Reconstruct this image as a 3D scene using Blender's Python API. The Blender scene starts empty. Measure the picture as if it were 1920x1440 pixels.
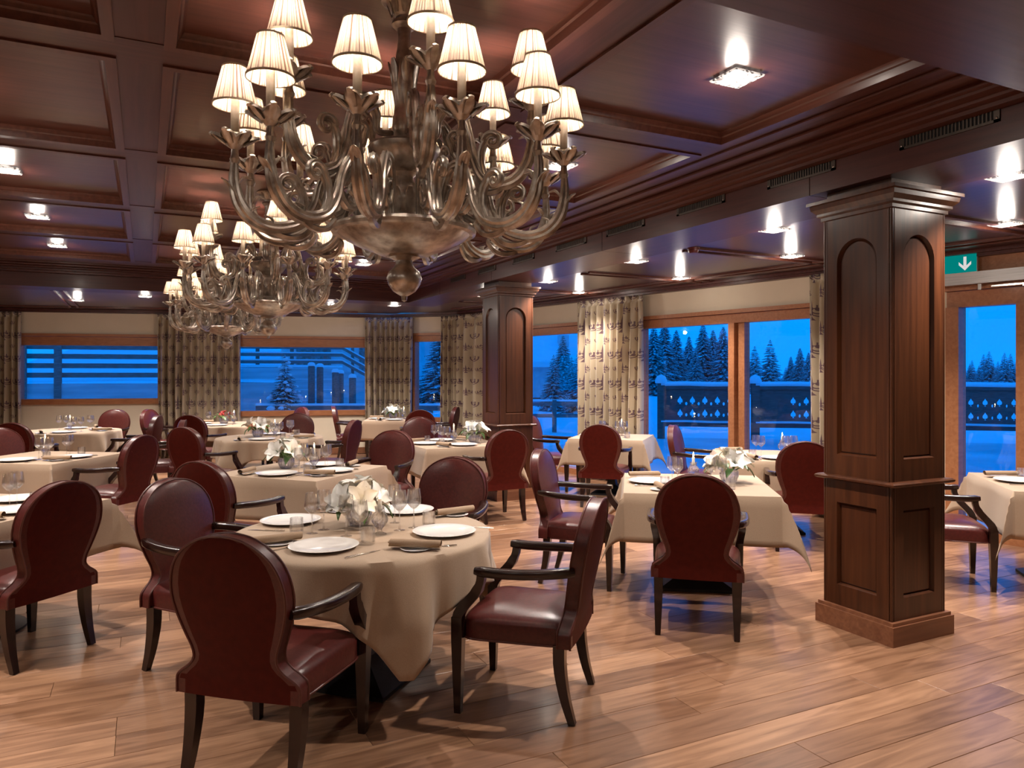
import bpy, math, random
from mathutils import Vector, Matrix
random.seed(7)
# ------------------------------------------------------------------ camera
TH = math.atan(688/1390.0); SN, CS = math.sin(TH), math.cos(TH)
FPX, CAMH, HZ = 1390.0, 1.6, 700.0
scene = bpy.context.scene
COL = scene.collection
cam_d = bpy.data.cameras.new('camera'); cam = bpy.data.objects.new('camera', cam_d); COL.objects.link(cam)
cam.location = (0, 0, CAMH); cam.rotation_euler = (math.pi/2, 0, -TH)
cam_d.sensor_width = 36; cam_d.lens = FPX/1920*36; cam_d.shift_y = (HZ-720)/1920.0
cam_d.clip_start = 0.05; cam_d.clip_end = 500
scene.camera = cam
# ------------------------------------------------------------------ sky, exposure
SKY = 1.35
DOWNLIGHT_W, SCATTER_W, BULB_W, CANDLE_W = 205.0, 6.0, 12.5, 0.6
wd = bpy.data.worlds.new('dusk_sky'); scene.world = wd; wd.use_nodes = True
nt = wd.node_tree; nt.nodes.clear()
wo = nt.nodes.new('ShaderNodeOutputWorld'); wb = nt.nodes.new('ShaderNodeBackground')
tc = nt.nodes.new('ShaderNodeTexCoord'); sx = nt.nodes.new('ShaderNodeSeparateXYZ'); cr = nt.nodes.new('ShaderNodeValToRGB')
nt.links.new(tc.outputs['Generated'], sx.inputs[0]); nt.links.new(sx.outputs['Z'], cr.inputs[0])
nt.links.new(cr.outputs[0], wb.inputs[0]); nt.links.new(wb.outputs[0], wo.inputs[0])
cr.color_ramp.elements[0].position = 0.0; cr.color_ramp.elements[0].color = (0.0006, 0.245, 0.92, 1)
cr.color_ramp.elements[1].position = 0.5; cr.color_ramp.elements[1].color = (0.0006, 0.20, 0.84, 1)
wb.inputs[1].default_value = SKY
scene.view_settings.view_transform = 'Standard'; scene.view_settings.look = 'None'
scene.view_settings.exposure = 0.22; scene.view_settings.gamma = 1.0; scene.view_settings.use_curve_mapping = False
cy = scene.cycles
cy.max_bounces = 8; cy.diffuse_bounces = 4; cy.glossy_bounces = 3; cy.transmission_bounces = 6; cy.transparent_max_bounces = 16
cy.sample_clamp_indirect = 4.0; cy.caustics_reflective = False; cy.caustics_refractive = False
# ------------------------------------------------------------------ helpers
def cw(xc, z):                       # offset right of / ahead of the viewpoint -> room XY
    return (z*SN + xc*CS, z*CS - xc*SN)
def cd(dx, dz):                      # a direction, the same way
    x, y = cw(dx, dz); l = math.hypot(x, y); return (x/l, y/l)
def rot_to(d):                       # z rotation that turns +Y to direction d
    return math.atan2(-d[0], d[1])
def lerp(a, b, t): return a + (b-a)*t
def vlerp(a, b, t): return tuple(lerp(p, q, t) for p, q in zip(a, b))
def smooth_path(pts, n):             # Catmull-Rom
    P = [Vector(p) for p in pts]; P = [P[0]*2-P[1]] + P + [P[-1]*2-P[-2]]
    out = []; segs = len(P)-3
    for i in range(n+1):
        t = i/n*segs; k = min(int(t), segs-1); u = t-k
        a, b, c, d = P[k:k+4]
        out.append(0.5*((2*b)+(c-a)*u+(2*a-5*b+4*c-d)*u*u+(3*b-a-3*c+d)*u**3))
    return out
def interp(tab, x):
    if x <= tab[0][0]: return tab[0][1]
    for (x0, y0), (x1, y1) in zip(tab, tab[1:]):
        if x <= x1:
            return lerp(y0, y1, (x-x0)/(x1-x0))
    return tab[-1][1]

class MB:
    def __init__(s): s.v = []; s.f = []; s.uv = None
    def quadgrid(s, rows, close_u=False, flip=False):
        b = len(s.v); n = len(rows[0])
        for r in rows: s.v += [tuple(p) for p in r]
        for i in range(len(rows)-1):
            for j in range(n if close_u else n-1):
                a = b+i*n+j; c = b+i*n+(j+1) % n; d = b+(i+1)*n+(j+1) % n; e = b+(i+1)*n+j
                s.f.append((a, e, d, c) if flip else (a, c, d, e))
        return b, n
    def poly(s, pts): 
        b = len(s.v); s.v += [tuple(p) for p in pts]; s.f.append(tuple(range(b, b+len(pts)))); return s
    def box(s, x0, x1, y0, y1, z0, z1):
        b = len(s.v)
        s.v += [(x0,y0,z0),(x1,y0,z0),(x1,y1,z0),(x0,y1,z0),(x0,y0,z1),(x1,y0,z1),(x1,y1,z1),(x0,y1,z1)]
        s.f += [tuple(b+i for i in q) for q in ((0,3,2,1),(4,5,6,7),(0,1,5,4),(1,2,6,5),(2,3,7,6),(3,0,4,7))]
        return s
    def obox(s, o, ax, ay, az):      # oriented box from corner o with three edge vectors
        o, ax, ay, az = map(Vector, (o, ax, ay, az)); b = len(s.v)
        for k in (0, 1):
            for p in (o, o+ax, o+ax+ay, o+ay): s.v.append(tuple(p+az*k))
        s.f += [tuple(b+i for i in q) for q in ((0,3,2,1),(4,5,6,7),(0,1,5,4),(1,2,6,5),(2,3,7,6),(3,0,4,7))]
        return s
    def prism(s, pts, z0, z1):
        b = len(s.v); n = len(pts)
        s.v += [(p[0], p[1], z0) for p in pts] + [(p[0], p[1], z1) for p in pts]
        s.f.append(tuple(b+i for i in reversed(range(n)))); s.f.append(tuple(b+n+i for i in range(n)))
        for i in range(n): s.f.append((b+i, b+(i+1) % n, b+n+(i+1) % n, b+n+i))
        return s
    def lathe(s, prof, seg=24, c=(0, 0, 0), ripple=None):
        rows = []
        for r, z in prof:
            rows.append([(c[0]+(r*(ripple(a, z) if ripple else 1))*math.cos(a), c[1]+(r*(ripple(a, z) if ripple else 1))*math.sin(a), c[2]+z)
                         for a in (2*math.pi*k/seg for k in range(seg))])
        s.quadgrid(rows, True); return s
    def tube(s, path, rad, sides=8, cap=True, flat=1.0, ref=None, rib=0.0, se=1.0):
        P = [Vector(p) for p in path]; n = len(P)
        rads = rad if isinstance(rad, (list, tuple)) else [rad]*n
        if len(rads) != n:
            R = rads; rads = [interp([(i/(len(R)-1), r) for i, r in enumerate(R)], k/(n-1)) for k in range(n)]
        nrm = None; rows = []
        for i in range(n):
            t = (P[min(i+1, n-1)]-P[max(i-1, 0)])
            if t.length < 1e-9: t = Vector((0, 0, 1))
            t.normalize()
            if ref is not None:
                u = Vector(ref); u = u - t*u.dot(t)
                if u.length < 1e-6: u = t.orthogonal()
            else:
                u = t.orthogonal() if nrm is None else nrm - t*nrm.dot(t)
                if u.length < 1e-6: u = t.orthogonal()
            u.normalize(); nrm = u; w = t.cross(u)
            row = []
            for k in range(sides):
                a = 2*math.pi*(k+0.5)/sides
                rr = rads[i]*(1+(rib if k % 2 else -rib))
                ca, sa = math.cos(a), math.sin(a)
                if se != 1.0: ca, sa = math.copysign(abs(ca)**se, ca), math.copysign(abs(sa)**se, sa)
                row.append(P[i]+u*(ca*rr)+w*(sa*rr*flat))
            rows.append(row)
        b, m = s.quadgrid(rows, True)
        if cap:
            s.f.append(tuple(b+k for k in reversed(range(m))))
            s.f.append(tuple(b+(n-1)*m+k for k in range(m)))
        return s
    def build(s, name, mat, parent=None, smooth=0.7, loc=None, rotz=None, matrix=None):
        me = s.mesh(name, mat, smooth)
        return link(name, me, parent, loc, rotz)
    def mesh(s, name, mat, smooth=0.7):
        me = bpy.data.meshes.new(name); me.from_pydata(s.v, [], s.f); me.update()
        if smooth:
            me.shade_smooth(); me.set_sharp_from_angle(angle=smooth)
        for m in (mat if isinstance(mat, (list, tuple)) else [mat]): me.materials.append(m)
        return me
def link(name, me, parent=None, loc=None, rotz=None):
    o = bpy.data.objects.new(name, me); COL.objects.link(o)
    if parent is not None: o.parent = parent
    if loc is not None: o.location = loc
    if rotz is not None: o.rotation_euler = (0, 0, rotz)
    return o
def tag(o, label=None, cat=None, group=None, kind=None):
    if label: o['label'] = label
    if cat: o['category'] = cat
    if group: o['group'] = group
    if kind: o['kind'] = kind
    return o
def thing(name, label, cat, loc=(0, 0, 0), rotz=0, group=None, kind=None):
    return tag(link(name, None, None, loc, rotz), label, cat, group, kind)
def copy_tree(o, parent=None):
    c = o.copy(); COL.objects.link(c); c.parent = parent
    for ch in o.children: copy_tree(ch, c)
    return c
def fill2d(outer, holes, depth):     # a flat board (local x,y) with holes, depth along z: vertices and faces
    cu = bpy.data.curves.new('tmp', 'CURVE'); cu.dimensions = '2D'; cu.fill_mode = 'BOTH'; cu.extrude = depth/2
    for pts in [outer]+holes:
        sp = cu.splines.new('POLY'); sp.points.add(len(pts)-1); sp.use_cyclic_u = True
        for p, q in zip(sp.points, pts): p.co = (q[0], q[1], 0, 1)
    ob = bpy.data.objects.new('tmp', cu)
    me = ob.to_mesh(); v = [tuple(x.co) for x in me.vertices]; f = [tuple(p.vertices) for p in me.polygons]
    ob.to_mesh_clear(); bpy.data.objects.remove(ob); bpy.data.curves.remove(cu)
    return v, f
def add_vf(mb, v, f, fn):
    b = len(mb.v); mb.v += [tuple(fn(p)) for p in v]; mb.f += [tuple(b+i for i in q) for q in f]
# ------------------------------------------------------------------ materials
def mat(name, col, rough=0.5, metal=0.0, coat=0.0, spec=0.5):
    m = bpy.data.materials.new(name); m.use_nodes = True
    b = m.node_tree.nodes['Principled BSDF']
    b.inputs['Base Color'].default_value = (*col, 1); b.inputs['Roughness'].default_value = rough
    b.inputs['Metallic'].default_value = metal; b.inputs['Coat Weight'].default_value = coat
    b.inputs['Coat Roughness'].default_value = 0.15; b.inputs['Specular IOR Level'].default_value = spec
    return m
def N(m, t, **kw):
    n = m.node_tree.nodes.new(t)
    for k, v in kw.items():
        if k in n.inputs: n.inputs[k].default_value = v
        else: setattr(n, k, v)
    return n
def L(m, a, b): m.node_tree.links.new(a, b)
def bsdf(m): return m.node_tree.nodes['Principled BSDF']
def noise_mix(m, c1, c2, scale=(1, 1, 1), nscale=4.0, detail=4.0, lo=0.35, hi=0.65, bump=0.0, coord='Object', dist=0.0):
    t = N(m, 'ShaderNodeTexCoord'); mp = N(m, 'ShaderNodeMapping'); mp.inputs['Scale'].default_value = scale
    L(m, t.outputs[coord], mp.inputs[0])
    n = N(m, 'ShaderNodeTexNoise', Scale=nscale, Detail=detail, Distortion=dist); L(m, mp.outputs[0], n.inputs['Vector'])
    r = N(m, 'ShaderNodeValToRGB'); r.color_ramp.elements[0].position = lo; r.color_ramp.elements[1].position = hi
    r.color_ramp.elements[0].color = (*c1, 1); r.color_ramp.elements[1].color = (*c2, 1)
    L(m, n.outputs['Fac'], r.inputs[0]); L(m, r.outputs[0], bsdf(m).inputs['Base Color'])
    if bump:
        bp = N(m, 'ShaderNodeBump', Strength=bump, Distance=0.005); L(m, n.outputs['Fac'], bp.inputs['Height']); L(m, bp.outputs[0], bsdf(m).inputs['Normal'])
    return mp, r
def wood(name, c1, c2, axis, rough=0.35, coat=0.25, coord='Object'):
    m = mat(name, c1, rough, coat=coat)
    sc = {'X': (0.6, 14, 14), 'Y': (14, 0.6, 14), 'Z': (14, 14, 0.6)}[axis]
    noise_mix(m, c1, c2, sc, 2.2, 6.0, 0.3, 0.75, 0.08, coord, 0.6)
    return m
M = {}
CE1, CE2 = (0.050, 0.0140, 0.0112), (0.086, 0.027, 0.0215)
M['ceil_x'] = wood('ceiling_wood_across', CE1, CE2, 'X', 0.38, 0.05)
M['ceil_y'] = wood('ceiling_wood_along', CE1, CE2, 'Y', 0.38, 0.05)
M['panel'] = wood('coffer_panel_wood', (0.062, 0.0195, 0.0145), (0.105, 0.036, 0.027), 'X', 0.30, 0.08)
M['mould'] = wood('moulding_wood', (0.066, 0.0195, 0.0125), (0.112, 0.037, 0.024), 'Y', 0.36, 0.08)
M['low'] = wood('low_ceiling_wood', (0.040, 0.0125, 0.011), (0.068, 0.023, 0.020), 'Y', 0.28, 0.12)
M['column'] = wood('column_walnut', (0.042, 0.0115, 0.0035), (0.092, 0.028, 0.009), 'Z', 0.36, 0.12)
for k_ in ('ceil_x', 'ceil_y', 'panel', 'mould'): bsdf(M[k_]).inputs['Specular IOR Level'].default_value = 0.32
M['base'] = wood('oak_base', (0.16, 0.06, 0.03), (0.26, 0.11, 0.055), 'X', 0.4)
M['frame'] = wood('window_larch', (0.30, 0.115, 0.048), (0.42, 0.18, 0.08), 'X', 0.42, 0.1)
M['wall'] = mat('cream_plaster', (0.42, 0.35, 0.25), 0.8); noise_mix(M['wall'], (0.66, 0.58, 0.45), (0.70, 0.615, 0.485), (1, 1, 1), 3, 5, 0.3, 0.7, 0.05)
def floor_mat():
    m = mat('oak_plank', (0.4, 0.22, 0.12), 0.32, coat=0.15)
    t = N(m, 'ShaderNodeTexCoord'); oi = N(m, 'ShaderNodeObjectInfo'); ge = N(m, 'ShaderNodeNewGeometry')
    ad = N(m, 'ShaderNodeMath', operation='ADD'); L(m, oi.outputs['Random'], ad.inputs[0]); L(m, ge.outputs['Random Per Island'], ad.inputs[1])
    fr = N(m, 'ShaderNodeMath', operation='FRACT'); L(m, ad.outputs[0], fr.inputs[0])
    cb = N(m, 'ShaderNodeCombineXYZ'); ml = N(m, 'ShaderNodeMath', operation='MULTIPLY'); ml.inputs[1].default_value = 37.0
    L(m, fr.outputs[0], ml.inputs[0]); L(m, ml.outputs[0], cb.inputs[2]); L(m, ml.outputs[0], cb.inputs[1])
    va = N(m, 'ShaderNodeVectorMath', operation='ADD'); L(m, t.outputs['Object'], va.inputs[0]); L(m, cb.outputs[0], va.inputs[1])
    mp = N(m, 'ShaderNodeMapping'); mp.inputs['Scale'].default_value = (0.9, 9, 9); L(m, va.outputs[0], mp.inputs[0])
    n = N(m, 'ShaderNodeTexNoise', Scale=2.0, Detail=7.0, Distortion=1.3); L(m, mp.outputs[0], n.inputs['Vector'])
    r = N(m, 'ShaderNodeValToRGB'); e = r.color_ramp.elements
    e[0].position = 0.32; e[0].color = (0.21, 0.112, 0.064, 1); e[1].position = 0.68; e[1].color = (0.41, 0.242, 0.148, 1)
    L(m, n.outputs['Fac'], r.inputs[0])
    r2 = N(m, 'ShaderNodeValToRGB'); r2.color_ramp.elements[0].color = (0.62, 0.54, 0.5, 1); r2.color_ramp.elements[1].color = (1.12, 1.06, 1.0, 1)
    L(m, fr.outputs[0], r2.inputs[0])
    mx = N(m, 'ShaderNodeMix', data_type='RGBA', blend_type='MULTIPLY'); mx.inputs[0].default_value = 1.0
    L(m, r.outputs[0], mx.inputs[6]); L(m, r2.outputs[0], mx.inputs[7]); L(m, mx.outputs[2], bsdf(m).inputs['Base Color'])
    bp = N(m, 'ShaderNodeBump', Strength=0.06, Distance=0.004); L(m, n.outputs['Fac'], bp.inputs['Height']); L(m, bp.outputs[0], bsdf(m).inputs['Normal'])
    return m
M['plank'] = floor_mat()
M['joint'] = mat('floor_joint', (0.10, 0.05, 0.03), 0.7)
M['leather'] = mat('burgundy_leather', (0.12, 0.02, 0.016), 0.34, spec=0.55)
noise_mix(M['leather'], (0.058, 0.0092, 0.0080), (0.090, 0.0150, 0.0125), (1, 1, 1), 60, 3, 0.3, 0.7, 0.12)
M['shaded_leather'] = mat('shaded_leather_back', (0.075, 0.013, 0.009), 0.55, spec=0.15)  # same leather as the seat, its shade put into a darker colour
noise_mix(M['shaded_leather'], (0.054, 0.0042, 0.0021), (0.072, 0.0062, 0.0032), (1, 1, 1), 30, 3, 0.3, 0.7, 0.06)
M['piping'] = mat('leather_piping', (0.08, 0.017, 0.012), 0.4)
M['black_wood'] = mat('dark_stained_wood', (0.016, 0.006, 0.005), 0.22, coat=0.4)
noise_mix(M['black_wood'], (0.011, 0.004, 0.003), (0.024, 0.009, 0.007), (3, 3, 3), 6, 3)
M['linen'] = mat('taupe_linen', (0.40, 0.29, 0.20), 0.75); bsdf(M['linen']).inputs['Sheen Weight'].default_value = 0.25
noise_mix(M['linen'], (0.375, 0.27, 0.185), (0.42, 0.305, 0.21), (1, 1, 1), 220, 2, 0.3, 0.7, 0.10)
M['napkin'] = mat('taupe_napkin', (0.26, 0.175, 0.11), 0.85); noise_mix(M['napkin'], (0.31, 0.215, 0.14), (0.365, 0.255, 0.17), (1, 1, 1), 250, 2, 0.3, 0.7, 0.12)
M['porcelain'] = mat('white_porcelain', (0.82, 0.80, 0.78), 0.12); noise_mix(M['porcelain'], (0.80, 0.78, 0.76), (0.83, 0.81, 0.79), (1, 1, 1), 8, 2)
M['steel'] = mat('polished_steel', (0.72, 0.70, 0.67), 0.16, 1.0); noise_mix(M['steel'], (0.68, 0.66, 0.63), (0.76, 0.74, 0.71), (1, 1, 1), 12, 2)
M['brushed'] = mat('brushed_steel', (0.45, 0.43, 0.42), 0.34, 0.75); noise_mix(M['brushed'], (0.40, 0.38, 0.37), (0.5, 0.48, 0.47), (1, 60, 60), 3, 3)
M['black_metal'] = mat('black_cast_iron', (0.012, 0.012, 0.014), 0.45); noise_mix(M['black_metal'], (0.01, 0.01, 0.012), (0.016, 0.016, 0.018), (1, 1, 1), 40, 3, bump=0.1)
M['silver'] = mat('aged_silver_leaf', (0.4, 0.35, 0.28), 0.30, 0.7)
noise_mix(M['silver'], (0.22, 0.18, 0.15), (0.66, 0.61, 0.54), (1, 1, 1), 20, 8, 0.28, 0.68, 0.4)
M['vent'] = mat('vent_metal', (0.06, 0.045, 0.035), 0.4, 0.5); noise_mix(M['vent'], (0.05, 0.038, 0.03), (0.07, 0.052, 0.04), (1, 1, 1), 20, 2)
M['vent_dark'] = mat('vent_slot', (0.004, 0.004, 0.005), 0.8)
def glass_mat(name, tint=(1, 1, 1), ior=1.45, rough=0.0, scale_bump=0, strength=0.0, base=0.0):
    m = bpy.data.materials.new(name); m.use_nodes = True; t = m.node_tree; t.nodes.clear()
    o = N(m, 'ShaderNodeOutputMaterial'); mx = N(m, 'ShaderNodeMixShader'); tr = N(m, 'ShaderNodeBsdfTransparent'); gl = N(m, 'ShaderNodeBsdfGlossy')
    tr.inputs[0].default_value = (*tint, 1); gl.inputs['Roughness'].default_value = rough; gl.inputs['Color'].default_value = (1, 1, 1, 1)
    fr = N(m, 'ShaderNodeLayerWeight'); fr.inputs['Blend'].default_value = 0.5      # Schlick: same on both sides of a thin sheet
    pw = N(m, 'ShaderNodeMath', operation='POWER'); pw.inputs[1].default_value = 4.0; L(m, fr.outputs['Facing'], pw.inputs[0])
    f0 = ((ior-1)/(ior+1))**2+base
    ma = N(m, 'ShaderNodeMath', operation='MULTIPLY_ADD'); ma.inputs[1].default_value = 0.8*(1-f0); ma.inputs[2].default_value = f0; L(m, pw.outputs[0], ma.inputs[0]); fac = ma.outputs[0]
    L(m, fac, mx.inputs[0]); L(m, tr.outputs[0], mx.inputs[1]); L(m, gl.outputs[0], mx.inputs[2]); L(m, mx.outputs[0], o.inputs[0])
    if strength:
        tc_ = N(m, 'ShaderNodeTexCoord'); vo = N(m, 'ShaderNodeTexVoronoi', Scale=scale_bump); L(m, tc_.outputs['Object'], vo.inputs['Vector'])
        bp = N(m, 'ShaderNodeBump', Strength=strength, Distance=0.01); L(m, vo.outputs['Distance'], bp.inputs['Height'])
        L(m, bp.outputs[0], gl.inputs['Normal']); L(m, bp.outputs[0], fr.inputs['Normal'])
    return m
M['pane'] = glass_mat('window_glass', (0.97, 0.985, 1.0), 1.45)
M['stem_glass'] = glass_mat('stemware_glass', (0.99, 0.99, 0.99), 1.5, 0.0, base=0.05)
M['crystal'] = glass_mat('cut_crystal', (0.995, 0.995, 1.0), 1.5, 0.01, 70, 0.45, 0.10)
def mix_in_glass(m, f):
    o = [n for n in m.node_tree.nodes if n.type == 'OUTPUT_MATERIAL'][0]; src = o.inputs[0].links[0].from_socket
    g = N(m, 'ShaderNodeBsdfGlass', Roughness=0.0, IOR=1.5); bp = [n for n in m.node_tree.nodes if n.type == 'BUMP']
    if bp: L(m, bp[0].outputs[0], g.inputs['Normal'])
    x = N(m, 'ShaderNodeMixShader'); x.inputs[0].default_value = f; L(m, src, x.inputs[1]); L(m, g.outputs[0], x.inputs[2]); L(m, x.outputs[0], o.inputs[0])
mix_in_glass(M['crystal'], 0.4); mix_in_glass(M['stem_glass'], 0.2)
def emit_mat(name, col, s):
    m = bpy.data.materials.new(name); m.use_nodes = True; t = m.node_tree; t.nodes.clear()
    o = N(m, 'ShaderNodeOutputMaterial'); e = N(m, 'ShaderNodeEmission'); e.inputs[0].default_value = (*col, 1); e.inputs[1].default_value = s
    L(m, e.outputs[0], o.inputs[0]); return m
M['bulb'] = emit_mat('bulb_glow', (1, 0.80, 0.58), 40); M['spot_glow'] = emit_mat('halogen_glow', (1, 0.90, 0.78), 60)
M['lit_crystal'] = mat('lit_crystal', (0.8, 0.8, 0.8), 0.08); noise_mix(M['lit_crystal'], (0.10, 0.09, 0.09), (1.0, 0.92, 0.84), (1, 1, 1), 45, 2, 0.42, 0.56)
L(M['lit_crystal'], [n for n in M['lit_crystal'].node_tree.nodes if n.type == 'VALTORGB'][0].outputs[0], bsdf(M['lit_crystal']).inputs['Emission Color']); bsdf(M['lit_crystal']).inputs['Emission Strength'].default_value = 0.75
M['flame'] = emit_mat('candle_flame', (1, 0.72, 0.38), 30)
M['wax'] = mat('white_wax', (0.85, 0.80, 0.70), 0.5); noise_mix(M['wax'], (0.83, 0.78, 0.68), (0.87, 0.82, 0.72), (1, 1, 1), 10, 2)
M['tube'] = mat('ivory_candle_tube', (0.55, 0.47, 0.36), 0.5); noise_mix(M['tube'], (0.45, 0.37, 0.27), (0.62, 0.54, 0.43), (1, 1, 1), 25, 4)
def shade_mat():
    m = bpy.data.materials.new('pleated_silk'); m.use_nodes = True; t = m.node_tree; t.nodes.clear()
    o = N(m, 'ShaderNodeOutputMaterial'); mx = N(m, 'ShaderNodeMixShader'); di = N(m, 'ShaderNodeBsdfDiffuse'); tr = N(m, 'ShaderNodeBsdfTranslucent')
    tcn = N(m, 'ShaderNodeTexCoord'); sp = N(m, 'ShaderNodeSeparateXYZ'); L(m, tcn.outputs['Object'], sp.inputs[0])
    at = N(m, 'ShaderNodeMath', operation='ARCTAN2'); L(m, sp.outputs['Y'], at.inputs[0]); L(m, sp.outputs['X'], at.inputs[1])
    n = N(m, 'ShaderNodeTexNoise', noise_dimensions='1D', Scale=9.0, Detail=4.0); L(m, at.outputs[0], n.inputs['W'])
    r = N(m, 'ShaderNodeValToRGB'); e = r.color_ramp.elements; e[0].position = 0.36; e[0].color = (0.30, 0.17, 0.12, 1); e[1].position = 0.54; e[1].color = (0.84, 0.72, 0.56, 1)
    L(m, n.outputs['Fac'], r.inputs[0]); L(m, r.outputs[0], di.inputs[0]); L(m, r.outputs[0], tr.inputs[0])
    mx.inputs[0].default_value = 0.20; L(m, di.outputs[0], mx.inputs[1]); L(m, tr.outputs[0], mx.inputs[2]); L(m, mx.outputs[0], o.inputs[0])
    return m
M['shade'] = shade_mat(); M['shade_trim'] = mat('shade_binding', (0.45, 0.36, 0.25), 0.8)
M['petal'] = mat('white_petal', (0.84, 0.83, 0.74), 0.5); noise_mix(M['petal'], (0.82, 0.83, 0.70), (0.88, 0.87, 0.83), (1, 1, 1), 30, 3, 0.25, 0.45)
bsdf(M['petal']).inputs['Subsurface Weight'].default_value = 0.0
M['red_petal'] = mat('red_petal', (0.35, 0.03, 0.03), 0.5); noise_mix(M['red_petal'], (0.28, 0.02, 0.025), (0.42, 0.05, 0.045), (1, 1, 1), 30, 3)
M['peach_petal'] = mat('peach_petal', (0.7, 0.35, 0.22), 0.5); noise_mix(M['peach_petal'], (0.65, 0.3, 0.18), (0.75, 0.42, 0.28), (1, 1, 1), 30, 3)
M['leaf'] = mat('green_leaf', (0.06, 0.13, 0.035), 0.4); noise_mix(M['leaf'], (0.04, 0.10, 0.03), (0.10, 0.18, 0.05), (1, 1, 1), 20, 3)
M['sign_green'] = emit_mat('exit_sign_green', (0.0, 0.22, 0.20), 0.8); M['sign_white'] = emit_mat('exit_sign_white', (0.75, 0.72, 0.70), 0.8)
M['red_plastic'] = mat('dark_red_plastic', (0.12, 0.02, 0.02), 0.4); M['grey_plastic'] = mat('grey_plastic', (0.10, 0.09, 0.11), 0.5)
M['snow'] = mat('snow', (0.86, 0.88, 0.90), 0.8); noise_mix(M['snow'], (0.82, 0.84, 0.87), (0.88, 0.90, 0.92), (1, 1, 1), 2, 5, 0.3, 0.7, 0.3)
M['ice'] = mat('wet_terrace', (0.40, 0.45, 0.5), 0.5); noise_mix(M['ice'], (0.46, 0.52, 0.56), (0.74, 0.77, 0.80), (1, 1, 1), 0.5, 4)
M['spruce'] = mat('spruce_needles', (0.07, 0.10, 0.08), 0.8); noise_mix(M['spruce'], (0.06, 0.09, 0.07), (0.26, 0.29, 0.28), (1, 1, 1), 12, 3)
M['bark'] = mat('bark', (0.10, 0.07, 0.05), 0.9); noise_mix(M['bark'], (0.06, 0.045, 0.03), (0.13, 0.09, 0.06), (6, 6, 1), 5, 4)
M['old_wood'] = mat('weathered_wood', (0.13, 0.10, 0.09), 0.8); noise_mix(M['old_wood'], (0.17, 0.135, 0.12), (0.27, 0.22, 0.20), (2, 12, 12), 3, 4)
M['rail_wood'] = mat('dark_rail_wood', (0.13, 0.10, 0.09), 0.8); noise_mix(M['rail_wood'], (0.09, 0.07, 0.06), (0.15, 0.115, 0.10), (2, 12, 12), 3, 4)
M['concrete'] = mat('concrete', (0.42, 0.43, 0.44), 0.85); noise_mix(M['concrete'], (0.48, 0.49, 0.50), (0.66, 0.67, 0.68), (0.3, 0.3, 3), 3, 5)
M['house'] = mat('chalet_render', (0.4, 0.4, 0.42), 0.8); noise_mix(M['house'], (0.55, 0.55, 0.57), (0.66, 0.66, 0.68), (1, 1, 1), 3, 3)
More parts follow.
